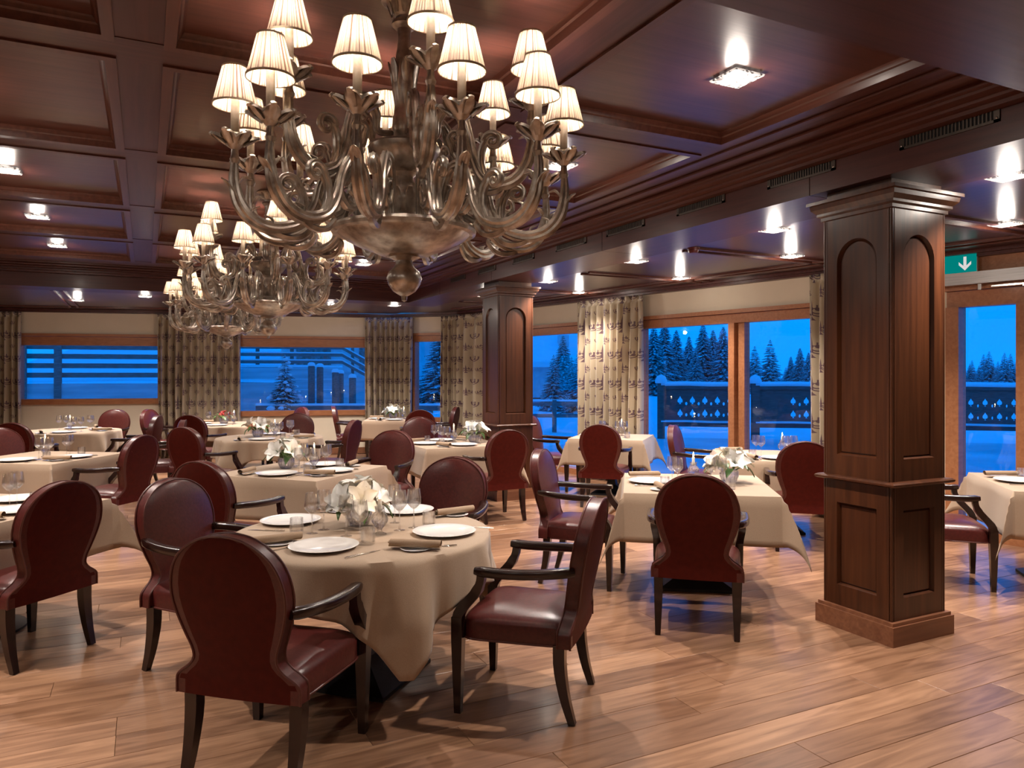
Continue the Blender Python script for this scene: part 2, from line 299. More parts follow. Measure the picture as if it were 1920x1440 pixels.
def curtain_mat():
    m = mat('chandelier_print_satin', (0.4, 0.34, 0.24), 0.42)
    uv = N(m, 'ShaderNodeUVMap'); mpn = N(m, 'ShaderNodeMapping'); mpn.inputs['Scale'].default_value = (1/0.36, 1/0.42, 1); L(m, uv.outputs[0], mpn.inputs[0])
    sp = N(m, 'ShaderNodeSeparateXYZ'); L(m, mpn.outputs[0], sp.inputs[0])
    def mth(op, a, b=None, c=None):
        n = N(m, 'ShaderNodeMath', operation=op)
        for i, q in enumerate((a, b, c)):
            if q is None: continue
            if isinstance(q, (int, float)): n.inputs[i].default_value = q
            else: L(m, q, n.inputs[i])
        return n.outputs[0]
    def motif(ox, oy, sc):
        u = mth('SUBTRACT', mth('FRACT', mth('ADD', sp.outputs[0], ox)), 0.5); v = mth('SUBTRACT', mth('FRACT', mth('ADD', sp.outputs[1], oy)), 0.5)
        u = mth('MULTIPLY', mth('ABSOLUTE', u), sc); v = mth('MULTIPLY', v, sc*1.235)
        def ring(cx, cy_, r, w, below=None):
            dx = mth('SUBTRACT', u, cx); dy = mth('SUBTRACT', v, cy_)
            d = mth('SQRT', mth('ADD', mth('MULTIPLY', dx, dx), mth('MULTIPLY', dy, dy)))
            k = mth('LESS_THAN', mth('ABSOLUTE', mth('SUBTRACT', d, r)), w)
            if below is not None: k = mth('MULTIPLY', k, mth('LESS_THAN', v, below))
            return k
        def bar(x, wx, y0, y1):
            k = mth('LESS_THAN', mth('ABSOLUTE', mth('SUBTRACT', u, x)), wx)
            return mth('MULTIPLY', k, mth('MULTIPLY', mth('GREATER_THAN', v, y0), mth('LESS_THAN', v, y1)))
        def cone(y0, y1, w0, w1):        # a taper between two heights
            t = mth('DIVIDE', mth('SUBTRACT', v, y0), y1-y0); w = mth('MULTIPLY_ADD', t, w1-w0, w0)
            return mth('MULTIPLY', mth('LESS_THAN', u, w), mth('MULTIPLY', mth('GREATER_THAN', v, y0), mth('LESS_THAN', v, y1)))
        parts = [bar(0, 0.018, -0.3, 0.2), cone(0.12, 0.46, 0.05, 0.004), ring(0.16, 0.0, 0.14, 0.022, 0.0), ring(0.20, -0.02, 0.22, 0.020, -0.02), bar(0.30, 0.024, 0.0, 0.10), bar(0.42, 0.022, -0.02, 0.07),
                 ring(0.08, 0.12, 0.07, 0.018, 0.13), bar(0.15, 0.02, 0.12, 0.19), ring(0.17, 0.03, 0.035, 0.03), ring(0.28, -0.10, 0.03, 0.028), ring(0, 0.04, 0.04, 0.04), cone(-0.40, -0.24, 0.13, 0.02), ring(0, -0.14, 0.035, 0.035)]
        o = parts[0]
        for p in parts[1:]: o = mth('MAXIMUM', o, p)
        return o
    a = motif(0.0, 0.0, 1.15); b = motif(0.5, 0.5, 1.9)
    k = mth('MAXIMUM', a, b)
    mx = N(m, 'ShaderNodeMix', data_type='RGBA'); mx.inputs[6].default_value = (0.43, 0.35, 0.245, 1); mx.inputs[7].default_value = (0.075, 0.03, 0.06, 1)
    L(m, mth('MULTIPLY', k, 0.9), mx.inputs[0]); L(m, mx.outputs[2], bsdf(m).inputs['Base Color'])
    bsdf(m).inputs['Sheen Weight'].default_value = 0.2
    return m
M['curtain'] = curtain_mat()
# ================================================================== the room
K1, K2 = cw(-2.425, 15.01), cw(-0.952, 14.38)
BD = cd(-1, -0.235); RD = cd(4.456, -5.91)
tl = (K1[0]+7.2)/-BD[0]; BL = (K1[0]+BD[0]*tl, K1[1]+BD[1]*tl)
tr_ = (K2[1]+3.2)/-RD[1]; RN = (K2[0]+RD[0]*tr_, K2[1]+RD[1]*tr_)
LOWZ, SOF, BEAMZ, PANZ = 2.78, 2.755, 3.02, 3.07
BFX, BFY = 3.87, 11.6                # faces of the dropped beams
class Wall:
    def __init__(s, a, b, inside):
        s.a = Vector((*a, 0)); d = Vector((*b, 0))-s.a; s.len = d.length; s.u = d.normalized()
        s.n = Vector((-s.u.y, s.u.x, 0))
        if (Vector((*inside, 0))-s.a).dot(s.n) < 0: s.n = -s.n
    def p(s, t, d, z): return s.a+s.u*t+s.n*d+Vector((0, 0, z))
    def t_at(s, px):                 # where a sight line from the viewpoint meets the wall
        dx, dy = cw((px-960)/FPX, 1.0)
        det = dx*-s.u.y+s.u.x*dy
        return (dx*-s.a.y+s.a.x*dy)/-det if abs(det) > 1e-9 else 0
    def block(s, mb, t0, t1, d0, d1, z0, z1):
        mb.obox(s.p(t0, d0, z0), s.u*(t1-t0), s.n*(d1-d0), (0, 0, z1-z0)); return mb
MID = cw(-1, 7)
WB, WF, WR = Wall(BL, K1, MID), Wall(K1, K2, MID), Wall(K2, RN, MID)
def struct(name, mb, m, parent=None, label=None, smooth=0.5):
    o = mb.build(name, m, parent, smooth)
    if parent is None: tag(o, label, kind='structure')
    return o
def build_wall(name, w, openings, label, h=2.9):
    mb = MB(); ts = 0
    for t0, t1, z0, z1 in sorted(openings):
        w.block(mb, ts, t0, 0, -0.22, -0.02, h)
        if z0 > 0.02: w.block(mb, t0, t1, 0, -0.22, -0.02, z0)
        w.block(mb, t0, t1, 0, -0.22, z1, h); ts = t1
    w.block(mb, ts, w.len, 0, -0.22, -0.02, h)
    struct(name, mb, M['wall'], None, label)
def window(name, w, t0, t1, z0, z1, mull, label, fw=0.09, head=0.17, sill=0.09, kind='window'):
    root = tag(link(name, None), label, None, None, 'structure')
    def fr(nm, a, b, za, zb, d0=0.03, d1=-0.14): return w.block(MB(), a, b, d0, d1, za, zb).build(nm, M['frame'], root, 0.5)
    fr('head_rail', t0, t1, z1-head, z1-0.055, 0.0); fr('head_trim', t0-0.02, t1+0.02, z1-0.05, z1, 0.035)
    fr('sill_rail', t0, t1, z0, z0+sill, 0.04); fr('jamb', t0, t0+fw, z0+sill, z1-head); fr('jamb', t1-fw, t1, z0+sill, z1-head)
    xs = [t0+fw]
    for a, b in mull:
        h_ = (a+b)/2; fr('mullion', a, h_-0.015, z0+sill, z1-head, 0.02); fr('mullion', h_+0.015, b, z0+sill, z1-head, -0.03); fr('mullion', h_-0.015, h_+0.015, z0+sill, z1-head, -0.05)
        xs += [a, b]
    xs.append(t1-fw)
    for a, b in zip(xs[::2], xs[1::2]):
        w.block(MB(), a, b, -0.08, -0.088, z0+sill, z1-head).build('pane', M['pane'], root, 0)
    return root
# windows of the back wall
w1 = (WB.t_at(30), WB.t_at(306)); w2 = (WB.t_at(440), WB.t_at(694))
build_wall('wall_back', WB, [(w1[0], w1[1], 1.03, 2.33), (w2[0], w2[1], 0.77, 2.33)], 'cream plaster back wall with two wide windows')
window('window_1', WB, w1[0], w1[1], 1.03, 2.33, [], 'wide low window in larch frame showing the plank fence', head=0.215, sill=0.10)
window('window_2', WB, w2[0], w2[1], 0.77, 2.33, [], 'wide window in larch frame showing the small snowy spruce', head=0.215, sill=0.10)
w3 = (WF.t_at(772), WF.t_at(843))
build_wall('wall_corner', WF, [(w3[0], w3[1], 0.64, 2.40)], 'short angled plaster wall between two curtains')
window('window_3', WF, w3[0], w3[1], 0.64, 2.40, [], 'narrow window between two curtains in the angled corner')
w4 = (WR.t_at(905), WR.t_at(1150)); w5 = (WR.t_at(1195), WR.t_at(1552)); w6 = (WR.t_at(1775), WR.t_at(1935))
build_wall('wall_right', WR, [(w4[0], w4[1], 0, 2.41), (w5[0], w5[1], 0, 2.41), (w6[0], w6[1], 0, 2.46)], 'cream plaster wall with terrace windows')
window('window_4', WR, w4[0], w4[1], 0, 2.41, [], 'tall terrace window behind the far wood column')
window('window_5', WR, w5[0], w5[1], 0, 2.41, [(WR.t_at(1367), WR.t_at(1393))], 'tall two-pane terrace window in larch frame')
d6 = window('door_1', WR, w6[0], w6[1], 0, 2.46, [], 'glazed terrace door with steel operator bar above it', head=0.21, fw=0.12)
# wood cladding above the door
mb = MB(); WR.block(mb, w6[0]-0.35, WR.len-0.5, 0.03, 0.0, 2.46, 2.72); struct('trim_5', mb, M['frame'], None, 'larch boarding above the terrace door')
mb = MB().prism([(-7.2, BL[1]+0.0), (-7.4, BL[1]), (-7.4, -3.4), (-7.2, -3.4)], -0.02, 3.2); struct('wall_left', mb, M['wall'], None, 'cream plaster side wall')
mb = MB().box(-7.4, RN[0]+0.3, -3.4, -3.2, -0.02, 3.2); struct('wall_front', mb, M['wall'], None, 'cream plaster wall opposite the windows')
# baseboards and crown trim
for nm, w, zz, lab in (('baseboard_back', WB, 0.12, 'oak baseboard along the back wall'), ('baseboard_corner', WF, 0.12, 'oak baseboard under the corner window')):
    struct(nm, w.block(MB(), 0, w.len, 0.02, 0, 0, zz), M['base'], None, lab)
for i, (w, lab) in enumerate(((WB, 'dark wood crown trim over the back wall'), (WF, 'dark wood crown trim over the angled corner'), (WR, 'dark wood crown trim over the terrace wall'))):
    mb = MB(); w.block(mb, 0, w.len, 0.10, 0, 2.715, LOWZ); w.block(mb, 0, w.len, 0.16, 0.10, 2.745, LOWZ)
    struct('trim_%d' % (i+1), mb, M['ceil_x'], None, lab)
# ------------------------------------------------------------------ floor of oak planks
FLO = tag(link('floor', None), 'oak plank floor', None, None, 'structure')
flpoly = [BL, K1, K2, RN, (-7.2, -3.2)]
MB().prism([(p[0], p[1]) for p in flpoly], -0.12, -0.012).build('subfloor', M['joint'], FLO, 0)
def inside_room(x, y):
    if y < -3.15 or x < -7.15: return False
    for w in (WB, WF, WR):
        if (Vector((x, y, 0))-w.a).dot(w.n) < 0.0: return False
    return True
PW = 0.196; cand = []
rnd = random.Random(3); y = -3.15
while y < 18:
    x = -7.15-rnd.random()*2
    while x < 9:
        l = rnd.choice((1.4, 1.8, 2.0, 2.2)); x0, x1 = x, x+l; x = x1
        # clip the ends to the room
        def ok(a): return inside_room(a, y) and inside_room(a, y+PW)
        n0, n1 = x0, x1
        if not ok(x0) and not ok(x1) and not ok((x0+x1)/2): continue
        while not ok(n0) and n0 < n1: n0 += 0.02
        while not ok(n1) and n1 > n0: n1 -= 0.02
        if n1-n0 > 0.05: cand.append((n0, n1, y))
    y += PW
def depth(c): xm, ym = (c[0]+c[1])/2, c[2]; return xm*SN+ym*CS, xm*CS-ym*SN
def score(c):
    z, xc = depth(c)
    if z < 1.6 or abs(xc)/z > 0.85: return 1e9+abs(z)
    return z
cand.sort(key=score)
plank_me = {}
def plank_mesh(l):
    k = round(l, 2)
    if k not in plank_me:
        b = 0.0016; mb = MB(); h, w = k/2-0.0008, PW/2-0.0008
        mb.quadgrid([[(-h, -w, -0.012), (h, -w, -0.012), (h, w, -0.012), (-h, w, -0.012)], [(-h, -w, -b), (h, -w, -b), (h, w, -b), (-h, w, -b)],
                     [(-h+b, -w+b, 0), (h-b, -w+b, 0), (h-b, w-b, 0), (-h+b, w-b, 0)]], True)
        mb.f.append((8, 9, 10, 11)); plank_me[k] = mb.mesh('plank', M['plank'], 0)
    return plank_me[k]
for c in cand[:290]:
    link('plank', plank_mesh(c[1]-c[0]), FLO, ((c[0]+c[1])/2, c[2]+PW/2, 0))
mb = MB()
for c in cand[290:]: mb.box(c[0]+0.001, c[1]-0.001, c[2]+0.001, c[2]+PW-0.001, -0.012, 0)
tag(mb.build('plank_field', M['plank'], FLO, 0), kind='stuff')
# ------------------------------------------------------------------ coffered ceiling
CEI = tag(link('ceiling', None), 'dark red wood coffered ceiling', None, None, 'structure')
XB = [(-0.146+1.745*k, 0.103+1.745*k) for k in range(-4, 2)]
YB = [(3.54+1.745*j, 3.79+1.745*j) for j in range(-1, 5)]
XR, XL = 3.20, -7.2
def moulding_frame(x0, x1, y0, y1, z0, z1, d):   # stepped moulding inside a coffer
    mb = MB(); prof = [(0, z0-0.012), (d*0.35, z0-0.012), (d*0.45, z0+0.008), (d*0.55, z0+0.022), (d*0.75, z0+0.028), (d*0.85, z0+0.042), (d, z1)]
    for a, z in []: pass
    rows = [[(x0+o, y0+o, z), (x1-o, y0+o, z), (x1-o, y1-o, z), (x0+o, y1-o, z)] for o, z in [(-0.03, z0), (-0.03, z0-0.012)]+prof]
    mb.quadgrid(rows, True, True); return mb
for (ax, bx), nx in zip(XB, XB[1:]+[(XR, XR)]):
    for (ay, by), ny in zip(YB, YB[1:]):
        if bx > 2 and ay > 20: continue
        x0, x1, y0, y1 = bx, nx[0], by, ny[0]
        MB().box(x0-0.02, x1+0.02, y0-0.02, y1+0.02, PANZ, PANZ+0.05).build('coffer_panel', M['panel'], CEI, 0)
        moulding_frame(x0, x1, y0, y1, BEAMZ, PANZ, 0.05).build('coffer_moulding', M['mould'], CEI, 0.5)
for a, b in XB:
    for (ay, by), ny in zip(YB, YB[1:]):
        MB().box(a, b, by, ny[0], BEAMZ, PANZ+0.06).build('long_beam', M['ceil_y'], CEI, 0)
for a, b in YB[:-1]:
    MB().box(XL, XR, a, b, BEAMZ-0.003, PANZ+0.06).build('cross_beam', M['ceil_x'], CEI, 0)
MB().box(XL, XR, YB[-1][0], BFY, BEAMZ-0.003, PANZ+0.06).build('cross_beam', M['ceil_x'], CEI, 0)
MB().box(XR, BFX, YB[0][0], BFY, BEAMZ-0.003, PANZ+0.06).build('side_board', M['ceil_y'], CEI, 0)
for x0, x1, dz in ((3.30, 3.345, 0.016), (3.46, 3.53, 0.022), (3.62, 3.66, 0.03), (3.66, 3.74, 0.045), (3.74, 3.80, 0.062), (3.80, BFX, 0.085)):
    MB().box(x0, x1, YB[0][0], BFY, BEAMZ-dz, BEAMZ).build('cornice_strip', M['mould'], CEI, 0)
for y0, y1, dz in ((10.95, 11.0, 0.02), (11.12, 11.2, 0.03), (11.3, 11.36, 0.04), (11.42, 11.5, 0.062), (11.5, BFY, 0.085)):
    MB().box(XL, BFX, y0, y1, BEAMZ-dz, BEAMZ).build('cornice_strip', M['ceil_x'], CEI, 0)
# dropped beams and low ceilings
def clip_right(y): return (Vector(WR.a).x + (y-WR.a.y)/WR.u.y*WR.u.x)
BEA = tag(link('trim_4', None), 'dropped wood beam with air vents along the columns', None, None, 'structure')
segs = [-3.2, 0.6, 1.795, 3.46, 5.9, 8.4, 10.2, BFY+0.5]
for y0, y1 in zip(segs, segs[1:]):
    MB().box(BFX, BFX+0.60, y0+0.003, y1-0.003, SOF, PANZ+0.06).build('beam_board', M['column'] if False else M['ceil_y'], BEA, 0)
MB().box(XL, BFX-0.003, BFY, BFY+0.5, SOF, PANZ+0.06).build('beam_board', M['ceil_x'], BEA, 0)
MB().box(XL, BFX-0.003, 1.30, 1.795, SOF, PANZ+0.06).build('beam_board', M['ceil_x'], BEA, 0)
LOW = tag(link('ceiling_low', None), 'lower dark wood ceiling around the coffers', None, None, 'structure')
MB().prism([(BFX+0.6, -3.2), (RN[0]+0.1, -3.2), (K2[0]+0.1, K2[1]+0.1), (BFX+0.6, K2[1]+0.6)], LOWZ, LOWZ+0.05).build('low_panel', M['low'], LOW, 0)
MB().prism([(XL, BFY+0.5), (BFX+0.6, BFY+0.5), (BFX+0.6, K2[1]+0.9), (XL, BL[1]+0.4)], LOWZ, LOWZ+0.05).build('low_panel', M['low'], LOW, 0)
MB().box(XL, BFX, -3.2, 1.30, LOWZ, LOWZ+0.05).build('low_panel', M['low'], LOW, 0)
for yy in (1.6, 3.5, 5.45, 7.3, 9.2, 11.1):          # thin trim bars of the low ceiling
    xe = clip_right(yy)-0.25
    for o in (0, 0.16): MB().box(BFX+0.75, xe, yy+o, yy+o+0.045, LOWZ-0.02, LOWZ).build('trim_bar', M['mould'], LOW, 0)
for i in range(2):
    a = WR.p(0.6, 0.45+0.16*i, LOWZ-0.02); MB().obox(a, WR.u*13, WR.n*0.045, (0, 0, 0.02)).build('trim_bar', M['mould'], LOW, 0)
for i in range(2):
    a = WB.p(0.3, 0.5+0.16*i, LOWZ-0.02); MB().obox(a, WB.u*(WB.len-1), WB.n*0.045, (0, 0, 0.02)).build('trim_bar', M['mould'], LOW, 0)
for xx in (-3.0, -1.2, 0.6, 2.4):
    for o in (0, 0.12): MB().box(xx+o, xx+o+0.04, BFY+0.6, WB.p((xx-BL[0])/WB.u.x, 0, 0).y-0.5, LOWZ-0.02, LOWZ).build('trim_bar', M['mould'], LOW, 0)
# ------------------------------------------------------------------ wood columns
def column(x0, y0, label):
    W_ = 0.56; root = thing('wood_column', label, None, (x0+W_/2, y0+W_/2, 0), 0, None, 'structure')
    h = W_/2; k = h-0.035
    MB().box(-k+0.03, k-0.03, -k+0.03, k-0.03, 0, SOF).build('core', M['column'], root, 0)
    MB().box(-h, h, -h, h, 0, 0.115).build('plinth', M['base'], root, 0)
    MB().box(-h+0.012, h-0.012, -h+0.012, h-0.012, 0.115, 0.135).build('plinth_cap', M['base'], root, 0)
    q = h+0.005
    def ring(prof, nm):
        mb = MB(); rows = [[(-r, -r, z), (r, -r, z), (r, r, z), (-r, r, z)] for r, z in prof]; mb.quadgrid(rows, True); return mb.build(nm, M['column'], root, 0.5)
    ring([(k, 0.925), (q-0.012, 0.928), (q, 0.936), (q, 0.946), (q-0.012, 0.955), (k, 0.958)], 'waist_moulding')
    ring([(k, 2.575), (k+0.012, 2.58), (k+0.012, 2.60), (k+0.03, 2.61), (k+0.03, 2.625), (k+0.055, 2.65), (k+0.06, 2.675), (k+0.075, 2.68), (k+0.075, 2.70), (k, 2.702)], 'capital')
    ring([(k-0.015, 2.70), (k-0.015, SOF)], 'neck')
    fw = k-0.018
    for z0, z1, arch in ((0.135, 0.925, False), (0.958, 2.575, True)):
        outer = [(-fw, z0), (fw, z0), (fw, z1), (-fw, z1)]
        a = fw-0.085; b0 = z0+0.13; b1 = z1-0.14
        hole = [(-a, b0), (a, b0)]
        if arch:
            n = 16; hole += [(a*math.cos(math.pi*i/n), b1-a+a*math.sin(math.pi*i/n)) for i in range(n+1)]
        else: hole += [(a, b1), (-a, b1)]
        v, f = fill2d(outer, [hole], 0.03)
        loops = [[(p[0]*s_, (p[1]-(b0+b1)/2)*(1-(1-s_)*a/((b1-b0)/2))+(b0+b1)/2) for p in hole] for s_ in (1.0, 0.93, 0.86)]
        for ang in range(4):
            c_, s_ = (1, 0, -1, 0)[ang], (0, 1, 0, -1)[ang]
            fn = lambda p, c_=c_, s_=s_: (p[0]*c_-(-(k-0.015)-p[2])*s_*1.0, p[0]*s_+(-(k-0.015)-p[2])*c_, p[1])
            mb = MB(); add_vf(mb, v, f, fn); mb.build('panel_frame', M['column'], root, 0.4)
            mb = MB(); dep = (0.014, -0.012, -0.004)
            rows = [[fn((x, zz, d)) for x, zz in lp] for lp, d in zip([loops[0], loops[1], loops[2]], dep)]
            mb.quadgrid(rows, True); mb.f.append(tuple(range(len(mb.v)-len(hole), len(mb.v)))); mb.build('inset_panel', M['column'], root, 0.5)
        for sx_ in (-1, 1):
            for sy_ in (-1, 1):
                for o in (0, 1, 2):
                    cx, cy_ = sx_*(k-0.008), sy_*(k-0.008)
                    if o == 1: cx -= sx_*0.018
                    if o == 2: cy_ -= sy_*0.018
                    MB().tube([(cx, cy_, z0), (cx, cy_, z1)], 0.0095, 8).build('corner_bead', M['column'], root, 0.8)
    return root
column(3.90, 2.88, 'near square walnut column with arched panels beside the square table')
column(3.93, 8.36, 'far square walnut column with arched panels beside the terrace window')
# ------------------------------------------------------------------ curtains
def curtain(label, pts, folds, seed, z0=0.03, z1=2.71, tie=None):
    rn = random.Random(seed); P = smooth_path([(*p, 0) for p in pts], 60)
    total = sum((P[i+1]-P[i]).length for i in range(60)); n = folds*8; rows = []; uvs = []
    ph = [rn.uniform(-0.6, 0.6) for _ in range(folds+2)]; am = [rn.uniform(0.7, 1.35) for _ in range(folds+2)]
    zs = [z0, 0.5, 1.0, 1.5, 2.0, 2.4, 2.6, 2.64, 2.66, z1]
    def at(s):
        t = s*60; k = min(int(t), 59); return P[k].lerp(P[k+1], t-k), (P[k+1]-P[k]).normalized()
    for z in zs:
        row = []; g = (z-z0)/(z1-z0); amp = lerp(0.090, 0.055, g) if z < 2.62 else (0.012 if z < 2.65 else 0.026)
        for i in range(n+1):
            s = i/n; a = s*folds; k = int(a); p, d = at(min(max(s+0.012*math.sin(5*g+k)*(1-g), 0), 1)); nn = Vector((-d.y, d.x, 0))
            w = math.sin(2*math.pi*(a+0.12*ph[k]*(1-g)))
            w = math.copysign(abs(w)**0.75, w)
            q = p+nn*(amp*am[k]*w+0.012*math.sin(7*s+3*g+seed)); row.append((q.x, q.y, z))
        rows.append(row)
    mb = MB(); mb.quadgrid(rows)
    me = mb.mesh('curtain', M['curtain'], 1.2); uvl = me.uv_layers.new(name='UVMap')
    m_ = n+1
    for lp in me.loops:
        r_, c_ = divmod(lp.vertex_index, m_); uvl.data[lp.index].uv = (c_/n*total*1.75+seed*0.13, zs[r_])
    o = link('curtain', me); tag(o, label, 'curtain', 'printed curtains'); so = o.modifiers.new('thickness', 'SOLIDIFY'); so.thickness = 0.004
    return o
def wpt(w, px, d): p = w.p(w.t_at(px), d, 0); return (p.x, p.y)
curtain('chandelier-print curtain left of the fence window', [wpt(WB, -60, 0.14), wpt(WB, 47, 0.14)], 8, 1)
curtain('wide chandelier-print curtain between the two back windows', [wpt(WB, 299, 0.14), wpt(WB, 453, 0.14)], 12, 2)
curtain('chandelier-print curtain between the spruce window and narrow corner window', [wpt(WB, 684, 0.14), wpt(WB, 716, 0.16), wpt(WF, 752, 0.16), wpt(WF, 781, 0.14)], 9, 3)
curtain('chandelier-print curtain right of the narrow corner window', [wpt(WF, 833, 0.14), wpt(WF, 858, 0.16), wpt(WR, 880, 0.18), wpt(WR, 935, 0.14)], 9, 4)
curtain('tall chandelier-print curtain between far column and two-pane window', [wpt(WR, 1096, 0.16), wpt(WR, 1219, 0.16)], 10, 5)
curtain('chandelier-print curtain partly hidden behind the near column', [wpt(WR, 1532, 0.16), wpt(WR, 1640, 0.16)], 7, 6)
# ================================================================== armchairs
HW = [(0.350, .270), (0.405, .270), (0.425, .262), (0.445, .238), (0.465, .209), (0.490, .187), (0.515, .180), (0.55, .186), (0.59, .202), (0.64, .220),
      (0.69, .235), (0.745, .245), (0.80, .243), (0.85, .231), (0.89, .212), (0.925, .184), (0.955, .146), (0.975, .108), (0.988, .070), (0.997, .0)]
def back_y(z): return -0.248 - max(0, z-0.42)*0.185
def backrest_mesh():
    mb = MB(); us = [math.sin(math.pi/2*(-1+2*i/12)) for i in range(13)]
    fr, re = [], []
    for z, w in HW:
        f_, r_ = [], []
        for u in us:
            d = 1-u*u; e = min(1, w/0.2)
            f_.append((u*w, back_y(z)+0.026+0.030*d*e*(1 if z > 0.5 else 0.2)-0.02*(1-abs(u))*0, z))
            r_.append((u*w*0.985, back_y(z)-0.034-0.010*d*e, z))
        fr.append(f_); re.append(r_)
    mb.quadgrid(fr, False, True); mb.quadgrid(re)
    n = len(HW)
    for k in (0, 12):
        mb.quadgrid([[fr[i][k], re[i][k]] for i in range(n)], False, k == 12)
    mb.quadgrid([fr[0], re[0]])
    return mb
def outline(off_y, inset=0.0):
    R = [(w-inset if w > inset else 0, back_y(z)+off_y, z-(inset*0.6 if z > 0.9 else 0)) for z, w in HW]
    return [(-x, y_, z) for x, y_, z in R]+[(x, y_, z) for x, y_, z in reversed(R[:-1])]
def seat_ring(ins, z, n=36):
    pts = []
    for i in range(n):
        a = 2*math.pi*i/n; c, s = math.cos(a), math.sin(a); e = 0.28
        x = math.copysign(abs(c)**e, c); y_ = math.copysign(abs(s)**e, s)
        Y = -0.012+y_*(0.262-ins); X = x*(lerp(0.252, 0.275, (y_+1)/2)-ins); pts.append((X, Y, z))
    return pts
def sq_tube(mb, path, hw_):
    mb.tube(path, [h*1.414 for h in hw_], 4, True, 1.0, (1, 0, 0)); return mb
def make_chair():
    CH = {}
    b = backrest_mesh(); CH['backrest'] = b.mesh('backrest', M['leather'], 0.9)
    me = CH['backrest']; me.materials.append(M['shaded_leather'])
    for p in me.polygons:
        if p.center.y < back_y(p.center.z)-0.036: p.material_index = 1
    mb = MB(); mb.tube(smooth_path(outline(-0.034), 90), 0.0055, 6); mb.tube(smooth_path(outline(0.027), 90), 0.005, 6); CH['piping'] = mb.mesh('piping', M['piping'], 1)
    mb = MB(); rings = [(0.0, 0.350), (0.0, 0.43), (0.006, 0.445), (0.018, 0.458), (0.045, 0.472), (0.095, 0.485), (0.16, 0.492), (0.22, 0.494)]
    mb.quadgrid([seat_ring(i, z) for i, z in rings], True)
    nn = len(mb.v); mb.f.append(tuple(range(nn-36, nn))); mb.f.append(tuple(reversed(range(36)))); CH['seat'] = mb.mesh('seat', M['leather'], 0.9)
    r = seat_ring(-0.002, 0.354); CH['seat_piping'] = MB().tube(r+[r[0]], 0.005, 6).mesh('seat_piping', M['piping'], 1)
    for s, nm in ((-1, 'l'), (1, 'r')):
        ap = smooth_path([(s*0.232, -0.292, 0.694), (s*0.268, -0.20, 0.688), (s*0.288, -0.08, 0.680), (s*0.293, 0.06, 0.677), (s*0.289, 0.165, 0.682)], 14)
        mb = MB(); mb.tube(ap, [0.022]+[0.027]*12+[0.0265, 0.020], 16, True, 0.82, (1, 0, 0), 0.0, 0.55)
        CH['arm'+nm] = mb.mesh('armrest', M['black_wood'], 0.9)
        sp = smooth_path([(s*0.268, 0.259, 0.43), (s*0.270, 0.246, 0.48), (s*0.275, 0.205, 0.53), (s*0.281, 0.162, 0.58), (s*0.286, 0.138, 0.63), (s*0.288, 0.132, 0.668)], 12)
        CH['sup'+nm] = sq_tube(MB(), sp, [0.024]*4+[0.023]*5+[0.019]*4).mesh('arm_support', M['black_wood'], 0.6)
        CH['fl'+nm] = sq_tube(MB(), [(s*0.264, 0.258, 0.0), (s*0.265, 0.258, 0.2), (s*0.266, 0.257, 0.36), (s*0.268, 0.257, 0.455)], [0.016, 0.022, 0.027, 0.026]).mesh('leg', M['black_wood'], 0.6)
        CH['rl'+nm] = sq_tube(MB(), smooth_path([(s*0.232, -0.285, 0.0), (s*0.232, -0.250, 0.12), (s*0.232, -0.228, 0.25), (s*0.232, -0.226, 0.36)], 8), [0.016, 0.021, 0.026, 0.027]).mesh('leg', M['black_wood'], 0.6)
    return CH
CH = make_chair()
def chair(xc, z, dx, dz, label):
    x, y_ = cw(xc, z)
    t = thing('armchair', label, 'chair', (x, y_, 0), rot_to(cd(dx, dz)), 'burgundy leather armchairs')
    b = link('backrest', CH['backrest'], t); link('piping', CH['piping'], b)
    s = link('seat', CH['seat'], t); link('piping', CH['seat_piping'], s)
    for k in 'lr':
        a = link('armrest', CH['arm'+k], t); link('arm_support', CH['sup'+k], a); link('leg', CH['fl'+k], t); link('leg', CH['rl'+k], t)
    return t
